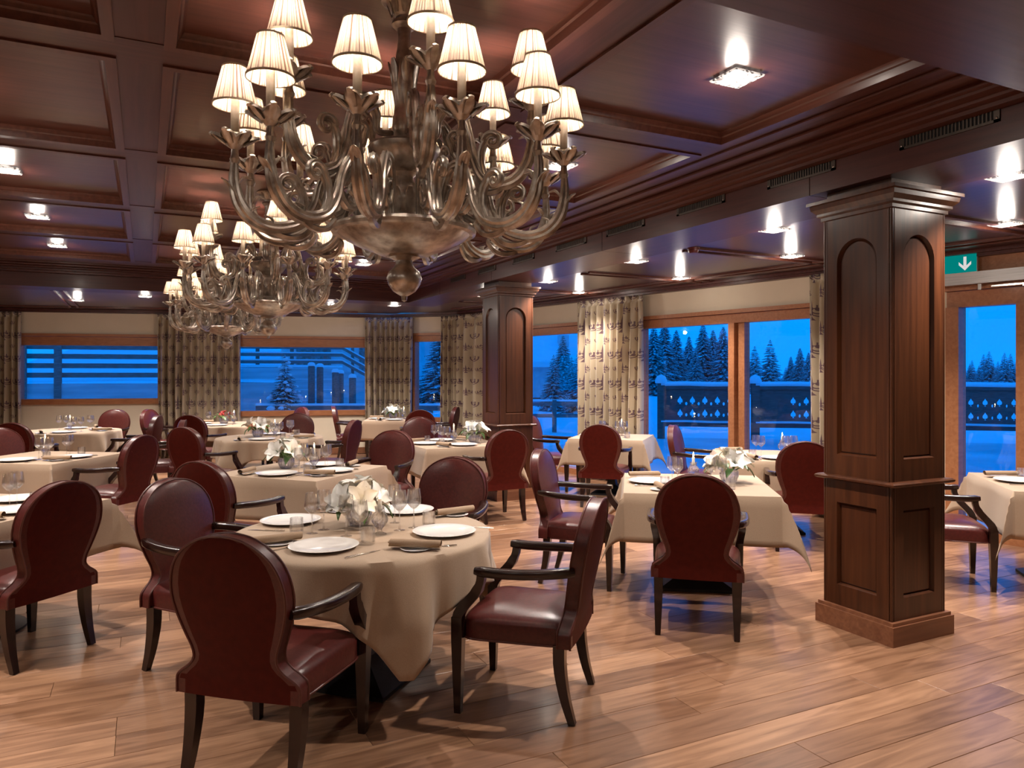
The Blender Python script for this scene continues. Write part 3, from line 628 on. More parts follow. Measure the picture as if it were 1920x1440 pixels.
CHAIRS = [
 (-.985, 3.12, .25, .97, 'large foreground armchair with its back turned, at the near side of the round table'),
 (.07, 3.68, -.956, .29, 'armchair in profile at the right side of the round foreground table'),
 (-1.62, 4.10, .92, -.39, 'armchair with a blue sheen at the left side of the round foreground table'),
 (-.50, 4.98, -.25, -.97, 'armchair facing forward behind the round foreground table, right of the white flowers'),
 (1.19, 4.76, .25, .97, 'armchair with its back turned at the square table by the near column'),
 (.56, 5.78, .94, -.33, 'armchair at the left end of the square table by the near column'),
 (2.68, 6.88, .25, .97, 'dark armchair back right beside the near column, at the table behind it'),
 (2.2, 8.5, .90, -.43, 'armchair seen edge-on in front of the two-pane window'),
 (1.14, 9.06, .3, .95, 'armchair with its back turned at the table before the tall terrace curtain'),
 (.60, 10.35, .92, -.38, 'armchair half hidden by the far column, at the table before the tall terrace curtain'),
 (3.36, 5.76, .95, -.3, 'armchair half hidden by the near column at the right edge of the view'),
 (-2.02, 5.42, .35, .94, 'armchair with its back turned at the left of the square table behind the round one'),
 (-1.36, 7.5, -.3, -.95, 'armchair facing forward at the far right of the square table with white amaryllis'),
 (-.20, 8.2, -.46, .89, 'armchair with its back turned just left of the far column'),
 (-1.14, 9.92, .40, -.92, 'armchair facing forward beyond the square table beside the far column'),
 (-.33, 11.1, -.3, -.95, 'armchair mostly hidden behind the far column flowers'),
 (-3.55, 8.62, .35, .94, 'armchair with dark back at the near left of the round table under the second chandelier'),
 (-2.38, 9.62, -.95, .15, 'armchair seen edge-on at the right of the round table under the second chandelier'),
 (-3.22, 10.85, .05, -1, 'armchair facing forward behind the round table, before the spruce window'),
 (-4.62, 11.05, .1, .97, 'armchair with its back turned before the wide back curtain'),
 (-5.72, 12.35, .97, -.1, 'armchair at the left of the table with red flowers'),
 (-4.0, 13.0, -.7, -.7, 'armchair at the far side of the table with red flowers, under the spruce window'),
 (-6.62, 12.05, .05, -1, 'armchair facing forward under the fence window'),
 (-5.42, 10.55, -.95, -.15, 'armchair at the right of the round table under the fence window'),
 (-4.6, 9.5, -.9, -.3, 'armchair with a blue sheen between the two left tables'),
 (-6.12, 9.35, -.1, .99, 'armchair back at the left edge of the view, before the round back table'),
 (-5.45, 8.0, .75, -.65, 'armchair at the left edge of the view, behind the square left table'),
 (-3.95, 7.3, -.97, .2, 'armchair seen from behind at the right of the square left table'),
 (-2.83, 4.26, -.93, .35, 'dark armchair back at the left edge, in front of the nearest left table'),
 (-2.95, 13.75, .97, .2, 'armchair in profile under the curtain by the spruce window'),
 (-1.58, 12.55, -.2, .98, 'armchair with its back turned at the small table by the corner window'),
 (-1.35, 13.35, -.97, .15, 'armchair seen edge-on below the narrow corner window'),
]
for c in CHAIRS: chair(*c)
# ================================================================== tables and cloths
def cloth_square(h, L_, top):
    n = 40; mb = MB(); rows = []
    co = sorted(set([-L_+2*L_*i/n for i in range(n+1)]+[-h, h]))
    for v in co:
        row = []
        for u in co:
            a, b = max(abs(u)-h, 0), max(abs(v)-h, 0); su, sv = (1 if u >= 0 else -1), (1 if v >= 0 else -1)
            x, y_ = max(-h, min(h, u)), max(-h, min(h, v)); r = math.hypot(a, b); z = top
            if r > 0:
                psi = math.atan2(b, a); fl = math.sin(2*psi)*0.40*r if a > 0 and b > 0 else 0
                z = top-max(r-0.006, 0)*(0.985 if fl == 0 else 0.96)
                wob = 0.012*r/0.3
                if a > 0: x += su*(min(r, 0.012)+fl*0.72+r*0.05*math.cos(psi)+wob*math.sin(9*v+su))
                if b > 0: y_ += sv*(min(r, 0.012)+fl*0.72+r*0.05*math.sin(psi)+wob*math.sin(8*u+2*sv))
            row.append((x, y_, z))
        rows.append(row)
    mb.quadgrid(rows); return mb
def cloth_round(R, L_, top, seed=0):
    rn = random.Random(seed); nA, nR = 160, 14; rows = []
    ph = [rn.uniform(0, 6.28) for _ in range(5)]
    for i in range(nR+9):
        row = []
        for k in range(nA):
            a = 2*math.pi*k/nA; rm = L_/max(abs(math.cos(a)), abs(math.sin(a)))
            rm = min(rm, L_*1.36)
            if i < 9: r = R*(i+0.02)/8.02*0.999 if i < 8 else R*0.999; z = top; rad = r
            else:
                d = (rm-R)*(i-8)/nR; g = min(d/0.28, 1.0)**0.8
                fold = 0.75*math.sin(9*a+ph[0]+1.2*d)+0.55*math.sin(17*a+ph[1])+0.35*math.sin(5*a+ph[2])+0.25*math.sin(29*a+ph[3])
                fold += 0.9*math.exp(-((((a-math.pi/4) % (math.pi/2))-0 if ((a-math.pi/4) % (math.pi/2)) < math.pi/4 else ((a-math.pi/4) % (math.pi/2))-math.pi/2)/0.22)**2)
                rad = R+0.006+0.055*g*fold*(0.5+d)+0.015*g; z = top-max(d-0.004, 0)*0.985
            row.append((rad*math.cos(a), rad*math.sin(a), z))
        rows.append(row)
    mb = MB(); mb.quadgrid(rows, True); mb.f.append(tuple(range(nA))); return mb
TOPZ = 0.755
me_sq = cloth_square(0.535, 0.885, TOPZ).mesh('tablecloth', M['linen'], 1.0)
me_rd = cloth_round(0.67, 0.875, TOPZ, 4).mesh('tablecloth', M['linen'], 1.2)
me_rd2 = cloth_round(0.67, 0.90, TOPZ, 9).mesh('tablecloth', M['linen'], 1.2)
ME_T = {}
ME_T['top_sq'] = MB().box(-.53, .53, -.53, .53, TOPZ-0.032, TOPZ-0.002).mesh('table_top', M['black_wood'], 0)
ME_T['top_rd'] = MB().lathe([(0.0, TOPZ-0.032), (0.665, TOPZ-0.032), (0.665, TOPZ-0.002), (0, TOPZ-0.002)], 48).mesh('table_top', M['black_wood'], 0.5)
ME_T['col'] = MB().lathe([(0.05, 0.10), (0.04, 0.2), (0.04, TOPZ-0.05), (0.12, TOPZ-0.032)], 20).mesh('pedestal', M['black_metal'], 0.6)
mb = MB(); q = [[(-r, -r, z), (r, -r, z), (r, r, z), (-r, r, z)] for r, z in ((0.27, 0.0), (0.27, 0.02), (0.07, 0.12), (0.035, 0.26))]; mb.quadgrid(q, True); mb.f.append(tuple(range(len(mb.v)-4, len(mb.v))))
ME_T['base_py'] = mb.mesh('base', M['black_metal'], 0)
ME_T['base_rd'] = MB().lathe([(0.0, 0.0), (0.29, 0.0), (0.29, 0.015), (0.22, 0.035), (0.06, 0.07), (0.045, 0.12), (0, 0.13)], 32).mesh('base', M['black_metal'], 0.5)
TABLES = {   # key: centre (right, ahead), shape, edge angle seen from the viewpoint, place phrase
 'front': (-.794, 3.94, 'rd', -64+45, 'the round foreground table'),
 'near': (1.40, 5.68, 'sq', -9, 'the square table by the near column'),
 'behind': (2.68, 7.64, 'sq', -9, 'the table before the two-pane window'),
 'terrace': (1.34, 9.92, 'sq', -19, 'the table before the tall terrace curtain'),
 'edge': (4.26, 5.67, 'sq', -16.7, 'the table at the right edge of the view'),
 'middle': (-1.84, 6.48, 'sq', -20.6, 'the square table behind the round foreground one'),
 'pillar': (-.72, 8.98, 'sq', 27, 'the square table left of the far column'),
 'second': (-3.2, 9.8, 'rd2', 10, 'the round table under the second chandelier'),
 'red': (-4.75, 12.35, 'rd2', 0, 'the back table with red flowers'),
 'fence': (-6.5, 10.9, 'rd2', 20, 'the round table under the fence window'),
 'leftsq': (-4.72, 7.47, 'sq', -8.4, 'the square table at the left'),
 'leftnear': (-3.35, 4.6, 'sq', -13.3, 'the nearest table at the left edge'),
 'corner': (-2.15, 13.7, 'sq', 5, 'the small table by the corner window'),
}
TW = {}
for key, (xc, z, shp, ang, ph) in TABLES.items():
    x, y_ = cw(xc, z); rz = -TH+math.radians(ang); TW[key] = (x, y_, rz, shp)
    rd = shp != 'sq'
    t = thing('dining_table', 'black pedestal under ' + ph, 'table', (x, y_, 0), rz, 'pedestal dining tables')
    link('table_top', ME_T['top_rd' if rd else 'top_sq'], t); link('pedestal', ME_T['col'], t); link('base', ME_T['base_rd' if key in ('leftnear', 'fence', 'red') else 'base_py'], t)
    c = link('tablecloth', {'sq': me_sq, 'rd': me_rd, 'rd2': me_rd2}[shp], None, (x, y_, 0.0), rz)
    if key == 'terrace': c.scale = (0.9, 0.9, 1); t.scale = (0.9, 0.9, 1)
    tag(c, 'taupe linen cloth draped over ' + ph, 'tablecloth', 'taupe tablecloths'); so = c.modifiers.new('thickness', 'SOLIDIFY'); so.thickness = 0.0025; so.offset = -1
# ================================================================== tableware
SURF = TOPZ+0.0005
def lathe_me(name, prof, m, seg=32, sm=0.8): return MB().lathe(prof, seg).mesh(name, M[m], sm)
TWARE = {}
TWARE['plate'] = lathe_me('plate', [(0, 0.002), (0.085, 0.002), (0.095, 0.0), (0.10, 0.004), (0.14, 0.014), (0.165, 0.019), (0.167, 0.021), (0.163, 0.022), (0.125, 0.014), (0.105, 0.007), (0, 0.006)], 'porcelain', 48)
TWARE['side'] = lathe_me('side_plate', [(0, 0.001), (0.045, 0.001), (0.05, 0.0), (0.07, 0.009), (0.076, 0.011), (0.074, 0.012), (0.05, 0.005), (0, 0.004)], 'porcelain', 32)
TWARE['bowl'] = lathe_me('bowl', [(0.0, 0.105), (0.004, 0.105), (0.015, 0.110), (0.036, 0.132), (0.041, 0.142), (0.040, 0.165), (0.034, 0.215), (0.033, 0.2155), (0.0385, 0.165), (0.0395, 0.143), (0.034, 0.133), (0.014, 0.112), (0, 0.109)], 'stem_glass', 24)
TWARE['stem'] = lathe_me('stem', [(0.012, 0.003), (0.006, 0.010), (0.0036, 0.03), (0.0034, 0.09), (0.006, 0.106)], 'stem_glass', 12)
TWARE['foot'] = lathe_me('foot', [(0, 0.0), (0.035, 0.0), (0.035, 0.0015), (0.012, 0.004), (0, 0.006)], 'stem_glass', 24)
TWARE['tumbler'] = lathe_me('tumbler', [(0, 0.0), (0.033, 0.0), (0.036, 0.012), (0.037, 0.03), (0.034, 0.082), (0.0328, 0.082), (0.0355, 0.03), (0.034, 0.016), (0.0, 0.012)], 'stem_glass', 24)
def napkin_me():
    mb = MB(); n = 40; rows = []
    L_ = 0.125
    for xx, k in ((-L_, 1.0), (-L_*0.6, 1.03), (0, 1.0), (L_*0.6, 1.03), (L_, 1.0)):
        row = []
        for i in range(n+1):
            a = 2*math.pi*2.6*i/n; r = (0.024-0.0075*(a/(2*math.pi)))*k
            row.append((xx+0.006*math.sin(a*0.7), r*math.cos(a-0.6), 0.0225+r*0.92*math.sin(a-0.6)))
        rows.append(row)
    mb.quadgrid(rows, False, True)
    v = len(mb.v); mb.quadgrid([[(-L_, 0.018, 0.006), (-L_, 0.03, 0.001), (-L_, 0.05, 0.001)], [(L_, 0.018, 0.006), (L_, 0.03, 0.001), (L_*0.9, 0.055, 0.001)]])
    return mb.mesh('napkin', M['napkin'], 1.2)
TWARE['napkin'] = napkin_me()
def fork_me():
    mb = MB(); mb.tube([(0, -0.10, 0.004), (0, -0.02, 0.005), (0, 0.02, 0.005)], [0.0065, 0.004, 0.003], 8, True, 0.4, (1, 0, 0)); me1 = mb.mesh('handle', M['steel'], 0.9)
    mb = MB(); mb.tube([(0, 0.018, 0.005), (0, 0.03, 0.006), (0, 0.05, 0.005)], [0.003, 0.010, 0.0115], 8, True, 0.25, (1, 0, 0))
    for k in (-1.5, -0.5, 0.5, 1.5): mb.tube([(k*0.006, 0.048, 0.005), (k*0.006, 0.09, 0.007)], [0.002, 0.001], 5)
    return me1, mb.mesh('tines', M['steel'], 0.9)
def knife_me():
    mb = MB(); mb.tube([(0, -0.11, 0.005), (0, -0.06, 0.0055), (0, 0.0, 0.005)], [0.007, 0.0065, 0.0045], 8, True, 0.6, (1, 0, 0)); a = mb.mesh('handle', M['steel'], 0.9)
    mb = MB(); mb.tube([(0, 0.0, 0.004), (0.002, 0.05, 0.004), (0.002, 0.10, 0.003)], [0.007, 0.009, 0.002], 6, True, 0.15, (1, 0, 0)); return a, mb.mesh('blade', M['steel'], 0.9)
FK, KN = fork_me(), knife_me()
def put(key, name, x, y_, label, cat, group, rz=0, z=SURF):
    return tag(link(name, TWARE[key], None, (x, y_, z), rz), label, cat, group)
def wine(x, y_, label):
    t = thing('wine_glass', label, 'wine glass', (x, y_, SURF), 0, 'wine glasses')
    link('bowl', TWARE['bowl'], t); link('stem', TWARE['stem'], t); link('foot', TWARE['foot'], t)
def cutl(kind, x, y_, rz, label):
    t = thing(kind, label, kind, (x, y_, SURF), rz, kind+'s on the tables')
    a, b = FK if kind == 'fork' else KN; link('handle', a, t); link('tines' if kind == 'fork' else 'blade', b, t)
# candle in a cut crystal holder
CNP = [(0, 0.0), (0.036, 0.0), (0.036, 0.006), (0.014, 0.016), (0.012, 0.03), (0.024, 0.045), (0.040, 0.07), (0.043, 0.085), (0.036, 0.108), (0.026, 0.122), (0.024, 0.135), (0.027, 0.15), (0.025, 0.15), (0.022, 0.135), (0.0, 0.13)]
TWARE['holder'] = MB().lathe(CNP, 24, ripple=lambda a, z: 1+(0.05*math.cos(12*a) if 0.04 < z < 0.12 else 0)).mesh('holder', M['crystal'], 0.5)
TWARE['candle'] = lathe_me('candle', [(0, 0.125), (0.0105, 0.125), (0.0105, 0.185), (0.008, 0.19), (0, 0.189)], 'wax', 16)
TWARE['flame'] = lathe_me('flame', [(0, 0.191), (0.004, 0.196), (0.0055, 0.204), (0.004, 0.215), (0.0015, 0.226), (0, 0.232)], 'flame', 10)
LC = bpy.data.lights.new('candle_light', 'POINT'); LC.energy = CANDLE_W; LC.color = (1, 0.6, 0.28); LC.shadow_soft_size = 0.01
def candle(x, y_, label):
    t = thing('candle_holder', label, 'candle holder', (x, y_, SURF), 0, 'candles in crystal holders')
    link('holder', TWARE['holder'], t); c = link('candle', TWARE['candle'], t); link('flame', TWARE['flame'], c)
    o = link('candle_light', LC, None, (x, y_, SURF+0.25))
# flowers in a crystal bowl
TWARE['vase'] = MB().lathe([(0, 0.0), (0.045, 0.0), (0.055, 0.01), (0.072, 0.05), (0.07, 0.085), (0.06, 0.10), (0.057, 0.10), (0.066, 0.083), (0.068, 0.05), (0.05, 0.014), (0, 0.01)], 32,
                           ripple=lambda a, z: 1+0.03*math.cos(16*a)).mesh('vase', M['crystal'], 0.5)
def petal_me(name, m, L_=0.085, W_=0.03):
    rows = []
    for i in range(7):
        t = i/6; w = W_*math.sin(math.pi*(0.12+0.86*t))**0.8; row = []
        for u in (-1, -0.5, 0, 0.5, 1):
            zz = L_*0.75*math.sin(t*1.35); rr = 0.006+L_*(0.25*t+0.55*t*t)
            row.append((u*w, rr, zz-0.012*t*t*t+0.010*(u*u)*t+0.004*math.sin(7*t+3*u)))
        rows.append(row)
    mb = MB(); mb.quadgrid(rows); return mb.mesh(name, M[m], 1.5)
PET = {'petal': petal_me('petal', 'petal', 0.105, 0.038), 'red_petal': petal_me('petal', 'red_petal', 0.05, 0.026), 'peach_petal': petal_me('petal', 'peach_petal', 0.05, 0.026)}
def leaf_me():
    rows = []
    for i in range(8):
        t = i/7; w = 0.034*math.sin(math.pi*min(t*0.97+0.02, 1))**0.7
        rows.append([(u*w, 0.02+0.155*t, 0.06*math.sin(2.6*t)-0.05*t*t+0.012*abs(u)) for u in (-1, 0, 1)])
    mb = MB(); mb.quadgrid(rows); return mb.mesh('leaf', M['leaf'], 1.2)
LEAF = leaf_me(); STAM = MB().tube([(0, 0, 0), (0.002, 0.004, 0.05)], [0.004, 0.0015], 6).mesh('stamen', M['leaf'], 1)
def flowers(x, y_, label, seed, nb=4, kinds=('petal',), spread=0.085, leaves=7):
    rn = random.Random(seed)
    t = thing('flower_arrangement', label, 'flowers', (x, y_, SURF), rn.random()*6, 'flowers in crystal bowls'); link('vase', TWARE['vase'], t)
    for b in range(nb):
        a = 2*math.pi*b/nb+rn.uniform(-.3, .3); tl_ = rn.uniform(0.65, 1.0) if b else 0.15
        k = kinds[b % len(kinds)]
        o = link('bloom', STAM, t, ((spread*math.cos(a) if b else 0), (spread*math.sin(a) if b else 0), 0.125+(0.055 if b == 0 else rn.uniform(-.01, .03))))
        o.rotation_euler = (tl_*math.sin(-a)*1.0, tl_*math.cos(a), rn.random()*6) ; o.rotation_mode = 'XYZ'
        o.rotation_euler = Matrix.Rotation(tl_, 3, Vector((-math.sin(a), math.cos(a), 0))).to_euler()
        for p in range(6):
            pp = link('petal', PET[k], o); pp.rotation_euler = (rn.uniform(-.12, .12), 0, math.pi/3*p+rn.uniform(-.1, .1)); s_ = rn.uniform(0.95, 1.2); pp.scale = (s_, s_, s_)
    for b in range(leaves):
        a = 2*math.pi*b/leaves+rn.uniform(-.3, .3); l_ = link('leaf', LEAF, t, (0.02*math.cos(a), 0.02*math.sin(a), 0.085)); l_.rotation_euler = (rn.uniform(-.2, .35), rn.uniform(-.3, .3), a-math.pi/2)
def tp(px, py): z = (CAMH-TOPZ)*FPX/(py-HZ); return cw((px-960)/FPX*z, z)
# the round foreground table, laid as seen
F = 'the round foreground table'
for px, py, w in ((607, 1029, 'nearest the large foreground armchair'), (545, 980, 'nearest the blue-sheen armchair'), (762, 960, 'behind the candle'), (833, 1001, 'nearest the profile armchair')):
    x, y_ = tp(px, py); put('plate', 'dinner_plate', x, y_, 'large white plate on %s, %s' % (F, w), 'plate', 'white dinner plates')
for px, py, ang, w in ((512, 1021, 32, 'at its left front'), (772, 1031, -8, 'at its right front'), (846, 967, 35, 'at its right back'), (628, 960, 10, 'behind its wine glasses')):
    x, y_ = tp(px+8, py); put('side', 'side_plate', x, y_, 'small white plate under a rolled napkin on %s, %s' % (F, w), 'plate', 'white side plates')
    put('napkin', 'napkin', x-0.01, y_-0.01, 'rolled taupe napkin on %s, %s' % (F, w), 'napkin', 'rolled napkins', -TH+math.radians(ang), SURF+0.010)
for i, (px, py, w) in enumerate(((585, 1001, 'leftmost'), (607, 994, 'second from left'), (649, 1006, 'just left of the flower bowl'), (675, 1020, 'in front of the flower bowl'), (740, 981, 'just right of the candle'), (749, 995, 'beside the candle, nearer'), (776, 990, 'rightmost'))):
    x, y_ = tp(px, py); wine(x, y_, 'clear wine glass on %s, %s' % (F, w))
for px, py, w in ((556, 1000, 'near the left plate'), (690, 1021, 'in front of the candle'), (804, 987, 'near the right back napkin')):
    x, y_ = tp(px, py); put('tumbler', 'tumbler', x, y_, 'short water glass on %s, %s' % (F, w), 'glass', 'water tumblers')
x, y_ = tp(673, 985); flowers(x, y_, 'white amaryllis in a crystal bowl on ' + F, 11, 6, ('petal',), 0.08, 6)
x, y_ = tp(712, 1003); candle(x, y_, 'lit candle in cut crystal holder on ' + F)
for kind, px, py, ang, w in (('fork', 528, 1031, -42, 'left of the nearest plate'), ('knife', 682, 1040, -38, 'right of the nearest plate'), ('knife', 497, 996, 82, 'beyond the left napkin'), ('fork', 893, 990, 75, 'beyond the right plate'), ('fork', 822, 1026, -80, 'beside the right front napkin')):
    x, y_ = tp(px, py); cutl(kind, x, y_, -TH+math.radians(ang), 'steel %s on %s, %s' % (kind, F, w))
# the other tables: settings toward given sides (angle in the table's own frame)
def lay(key, seats, cand=None, fl=None, glasses=2, tumb=True, cut=True):
    x, y_, rz, shp = TW[key]; ph = TABLES[key][4]; R = (0.48 if key == 'terrace' else 0.535) if shp == 'sq' else 0.62
    def W_(u, v): return (x+u*math.cos(rz)-v*math.sin(rz), y_+u*math.sin(rz)+v*math.cos(rz))
    for deg, side in seats:
        a = math.radians(deg); o = Vector((math.cos(a), math.sin(a))); r = Vector((-o.y, o.x))    # o: out to the diner, r: diner's left hand... 
        def P(out, rt): q = o*out+r*rt; return W_(q.x, q.y)
        hd = rz+a+math.pi/2      # heading of cutlery: toward the table centre
        q = P(R-0.20, 0); put('plate', 'dinner_plate', *q, 'large white plate on %s, %s side' % (ph, side), 'plate', 'white dinner plates', 0)
        q = P(R-0.16, -0.27); put('side', 'side_plate', *q, 'small white plate on %s, %s side' % (ph, side), 'plate', 'white side plates')
        put('napkin', 'napkin', q[0], q[1], 'rolled taupe napkin on %s, %s side' % (ph, side), 'napkin', 'rolled napkins', rz+a+0.25, SURF+0.010)
        if cut:
            q = P(R-0.19, -0.182); cutl('fork', *q, hd, 'steel fork on %s, %s side' % (ph, side))
            q = P(R-0.19, 0.19); cutl('knife', *q, hd, 'steel knife on %s, %s side' % (ph, side))
        for g in range(glasses):
            q = P(R-0.36-0.035*g, 0.10+0.085*g); wine(*q, 'clear wine glass on %s, %s side, %s' % (ph, side, ('inner', 'outer')[g]))
        if tumb:
            q = P(R-0.30, 0.235); put('tumbler', 'tumbler', *q, 'short water glass on %s, %s side' % (ph, side), 'glass', 'water tumblers')
    if cand: q = W_(*cand); candle(*q, 'lit candle in cut crystal holder on ' + ph)
    if fl:
        (u, v), lab, seed, nb, kinds = fl; q = W_(u, v); flowers(*q, lab+' on '+ph, seed, nb, kinds)
lay('near', [(180, 'left'), (-90, 'front')], (0.0, 0.12), ((0.27, 0.12), 'white amaryllis in a crystal bowl', 21, 4, ('petal',)))
lay('behind', [(180, 'left'), (-90, 'front')], (0.12, 0.10), None)
lay('terrace', [(-90, 'front'), (180, 'left')], (0.1, 0.15), None, 2, True, False)
lay('edge', [(180, 'left'), (90, 'far')], (0.2, 0.0), None)
lay('middle', [(-90, 'front left'), (0, 'right'), (90, 'far')], (0.06, 0.10), ((-0.20, 0.05), 'big white amaryllis bunch', 31, 5, ('petal',)))
lay('pillar', [(-90, 'right front'), (180, 'left'), (90, 'far')], (0.05, 0.08), ((0.28, 0.0), 'white amaryllis in a blue-lit crystal bowl', 41, 4, ('petal',)), 2, True, False)
lay('second', [(-95, 'front'), (0, 'right'), (90, 'far')], (0.05, 0.1), ((-0.16, 0.05), 'mixed peach and white flowers', 51, 6, ('peach_petal', 'petal')), 2, True, False)
lay('red', [(-90, 'front'), (180, 'left')], (0.12, 0.0), ((-0.05, 0.0), 'red flowers', 61, 6, ('red_petal',)), 2, False, False)
lay('fence', [(-90, 'front'), (0, 'right'), (90, 'far')], (0.0, 0.0), None, 2, False, False)
lay('leftsq', [(-90, 'front'), (0, 'right')], (0.0, 0.02), None)
lay('leftnear', [(0, 'right'), (90, 'far')], (-0.1, 0.0), None)
lay('corner', [(-90, 'front'), (180, 'left')], (0.15, 0.0), ((-0.06, 0.16), 'white flowers', 71, 5, ('petal',)), 1, False, False)
# ================================================================== chandeliers
def vol(cx, cz, r0, turns, a0, s=1, n=22, k=0.22):   # volute spiral points in the arm's plane
    return [(cx+r0*(1-(1-k)*i/n)*math.cos(a0+s*2*math.pi*turns*i/n), 0, cz+r0*(1-(1-k)*i/n)*math.sin(a0+s*2*math.pi*turns*i/n)) for i in range(n+1)]
def leafcurl(mb, p0, p1, p2, w, th=0.006):
    P = smooth_path([p0, p1, p2], 7); n = len(P)
    for yo, sg in ((0, 0), (0.55, 0.35), (-0.55, 0.35)):
        Q = [Vector((p.x, p.y+yo*w*math.sin(math.pi*i/(n-1)), p.z-sg*w*0.4*(i/(n-1)))) for i, p in enumerate(P)]
        mb.tube(Q, [w*0.45*(0.35+0.65*math.sin(math.pi*(0.25+0.75*i/(n-1)))) for i in range(n)], 6, True, 0.5, (0, 1, 0))
def arm_mesh(R, z0, up):
    """carved S-scroll arm in the x-z plane, hub at x=0.10, cup at x=R; z relative to the cup base"""
    k = R/0.63; mb = MB()
    def p(x, z): return (x*k if x > 0.14 else x, 0, z+(0.16*max(0, 1-x/0.40) if up else 0.03*max(0, 1-x/0.40)))
    inner = [p(.06, -.20), p(.13, -.18), p(.172, -.10), p(.225, -.03)] if up else [p(.185, -.245), p(.188, -.19), p(.203, -.11), p(.240, -.045)]
    main = smooth_path(inner+[p(.29, -.035), p(.328, -.10), p(.350, -.18), p(.40, -.245), p(.485, -.272), p(.562, -.252), p(.613, -.195), p(.632, -.12), p(.632, -.045), p(.63, 0.0)], 72)
    mb.tube(main, [0.009, 0.011, 0.016, 0.019, 0.016, 0.014, 0.017, 0.020, 0.022, 0.023, 0.022, 0.017, 0.012, 0.011], 16, True, 1.0, (0, 1, 0), 0.13)
    # volute rising from the junction, curling outward over the U
    s1 = smooth_path([p(.41, -.25), p(.388, -.20), p(.390, -.14), p(.408, -.105)]+[(x*1.0, y_, z) for x, y_, z in vol(.445*k, -.105, .036, 1.35, math.pi*0.95, -1)], 44)
    mb.tube(s1, [0.016, 0.016, 0.015, 0.014, 0.013, 0.011, 0.010, 0.009, 0.008, 0.008], 14, True, 0.9, (0, 1, 0), 0.13)
    # inner C scroll below the arch
    s2 = smooth_path([p(.342, -.15), p(.318, -.195), p(.285, -.212), p(.252, -.198), p(.236, -.155)]+vol(.262*k, -.148+(0.065 if up else 0.012), .025, 1.2, math.pi, -1), 36)
    mb.tube(s2, [0.015, 0.015, 0.014, 0.013, 0.011, 0.009, 0.008, 0.007], 14, True, 0.95, (0, 1, 0), 0.13)
    # long lower tendril to the hub
    s3 = smooth_path([p(.52, -.268), p(.46, -.30), p(.40, -.298), p(.36, -.262), p(.372, -.235)], 18)
    mb.tube(s3, [0.010, 0.013, 0.012, 0.009, 0.005], 10, True, 0.9, (0, 1, 0), 0.12)
    # acanthus curls
    leafcurl(mb, p(.612, -.19), p(.650, -.125), p(.676, -.105), 0.020); leafcurl(mb, p(.63, -.14), p(.60, -.095), p(.57, -.10), 0.018)
    leafcurl(mb, p(.56, -.27), p(.575, -.215), p(.545, -.195), 0.018); leafcurl(mb, p(.50, -.285), p(.50, -.24), p(.53, -.225), 0.016)
    leafcurl(mb, p(.25, -.04), p(.28, -.075), p(.308, -.125), 0.018); leafcurl(mb, p(.21, -.10), p(.236, -.11), p(.252, -.135), 0.013)
    leafcurl(mb, p(.36, -.20), p(.34, -.16), p(.355, -.125), 0.015); leafcurl(mb, p(.29, -.24), p(.27, -.205), p(.285, -.18), 0.014)
    mb.lathe([(0.0, -.05), (0.014, -.05), (0.019, -.035), (0.013, -.02), (0.012, 0.0)], 12, (R, 0, 0))
    return mb.mesh('arm', M['silver'], 0.45)
def cup_mesh():
    mb = MB(); n = 48; rows = []
    for r, z, am in ((0.010, 0.0, 0), (0.016, 0.006, 0), (0.022, 0.014, 0.05), (0.034, 0.028, 0.14), (0.046, 0.036, 0.26), (0.056, 0.040, 0.38), (0.060, 0.034, 0.42)):
        rows.append([(r*(1+am*(abs(math.cos(3*a))-0.6))*math.cos(a), r*(1+am*(abs(math.cos(3*a))-0.6))*math.sin(a), z+am*0.035*(abs(math.cos(3*a))-0.5)) for a in (2*math.pi*i/n for i in range(n))])
    rows = [[(x*1.2, y_*1.2, z*1.1) for x, y_, z in r] for r in rows]; mb.quadgrid(rows, True); mb.quadgrid([[(x*0.93, y_*0.93, z+0.004) for x, y_, z in r] for r in rows], True, True)
    for i in range(6):
        a = math.pi/3*i; c, s = math.cos(a), math.sin(a); mb.tube(smooth_path([(0.03*c, 0.03*s, 0.016), (0.058*c, 0.058*s, 0.036), (0.077*c, 0.077*s, 0.052), (0.085*c, 0.085*s, 0.046)], 8), [0.010, 0.013, 0.012, 0.010], 6, True, 0.5, (-s, c, 0))
    mb.lathe([(0.012, 0.01), (0.018, 0.02), (0.020, 0.035), (0.030, 0.045), (0.032, 0.052), (0.026, 0.058), (0.018, 0.058)], 20)
    return mb.mesh('drip_cup', M['silver'], 0.8)
CUP = cup_mesh()
CTUBE = lathe_me('candle_tube', [(0.0145, 0.055), (0.0145, 0.20), (0.012, 0.203), (0, 0.203)], 'tube', 14)
BULB = lathe_me('bulb', [(0, 0.203), (0.010, 0.206), (0.013, 0.225), (0.009, 0.248), (0, 0.262)], 'bulb', 10)
def shade_me():
    mb = MB(); n = 96; rows = []
    for t in (0, 0.25, 0.5, 0.75, 1):
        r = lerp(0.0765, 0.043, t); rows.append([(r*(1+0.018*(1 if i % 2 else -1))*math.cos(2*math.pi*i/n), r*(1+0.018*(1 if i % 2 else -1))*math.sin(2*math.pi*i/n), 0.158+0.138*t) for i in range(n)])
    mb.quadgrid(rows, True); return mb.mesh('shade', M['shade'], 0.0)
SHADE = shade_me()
SBIND = MB().lathe([(0.0765, 0.156), (0.0795, 0.156), (0.0790, 0.163), (0.0765, 0.163)], 48).mesh('binding', M['shade_trim'], 0.5)
SBIN2 = MB().lathe([(0.0425, 0.292), (0.0455, 0.292), (0.0450, 0.298), (0.0425, 0.298)], 40).mesh('binding', M['shade_trim'], 0.5)
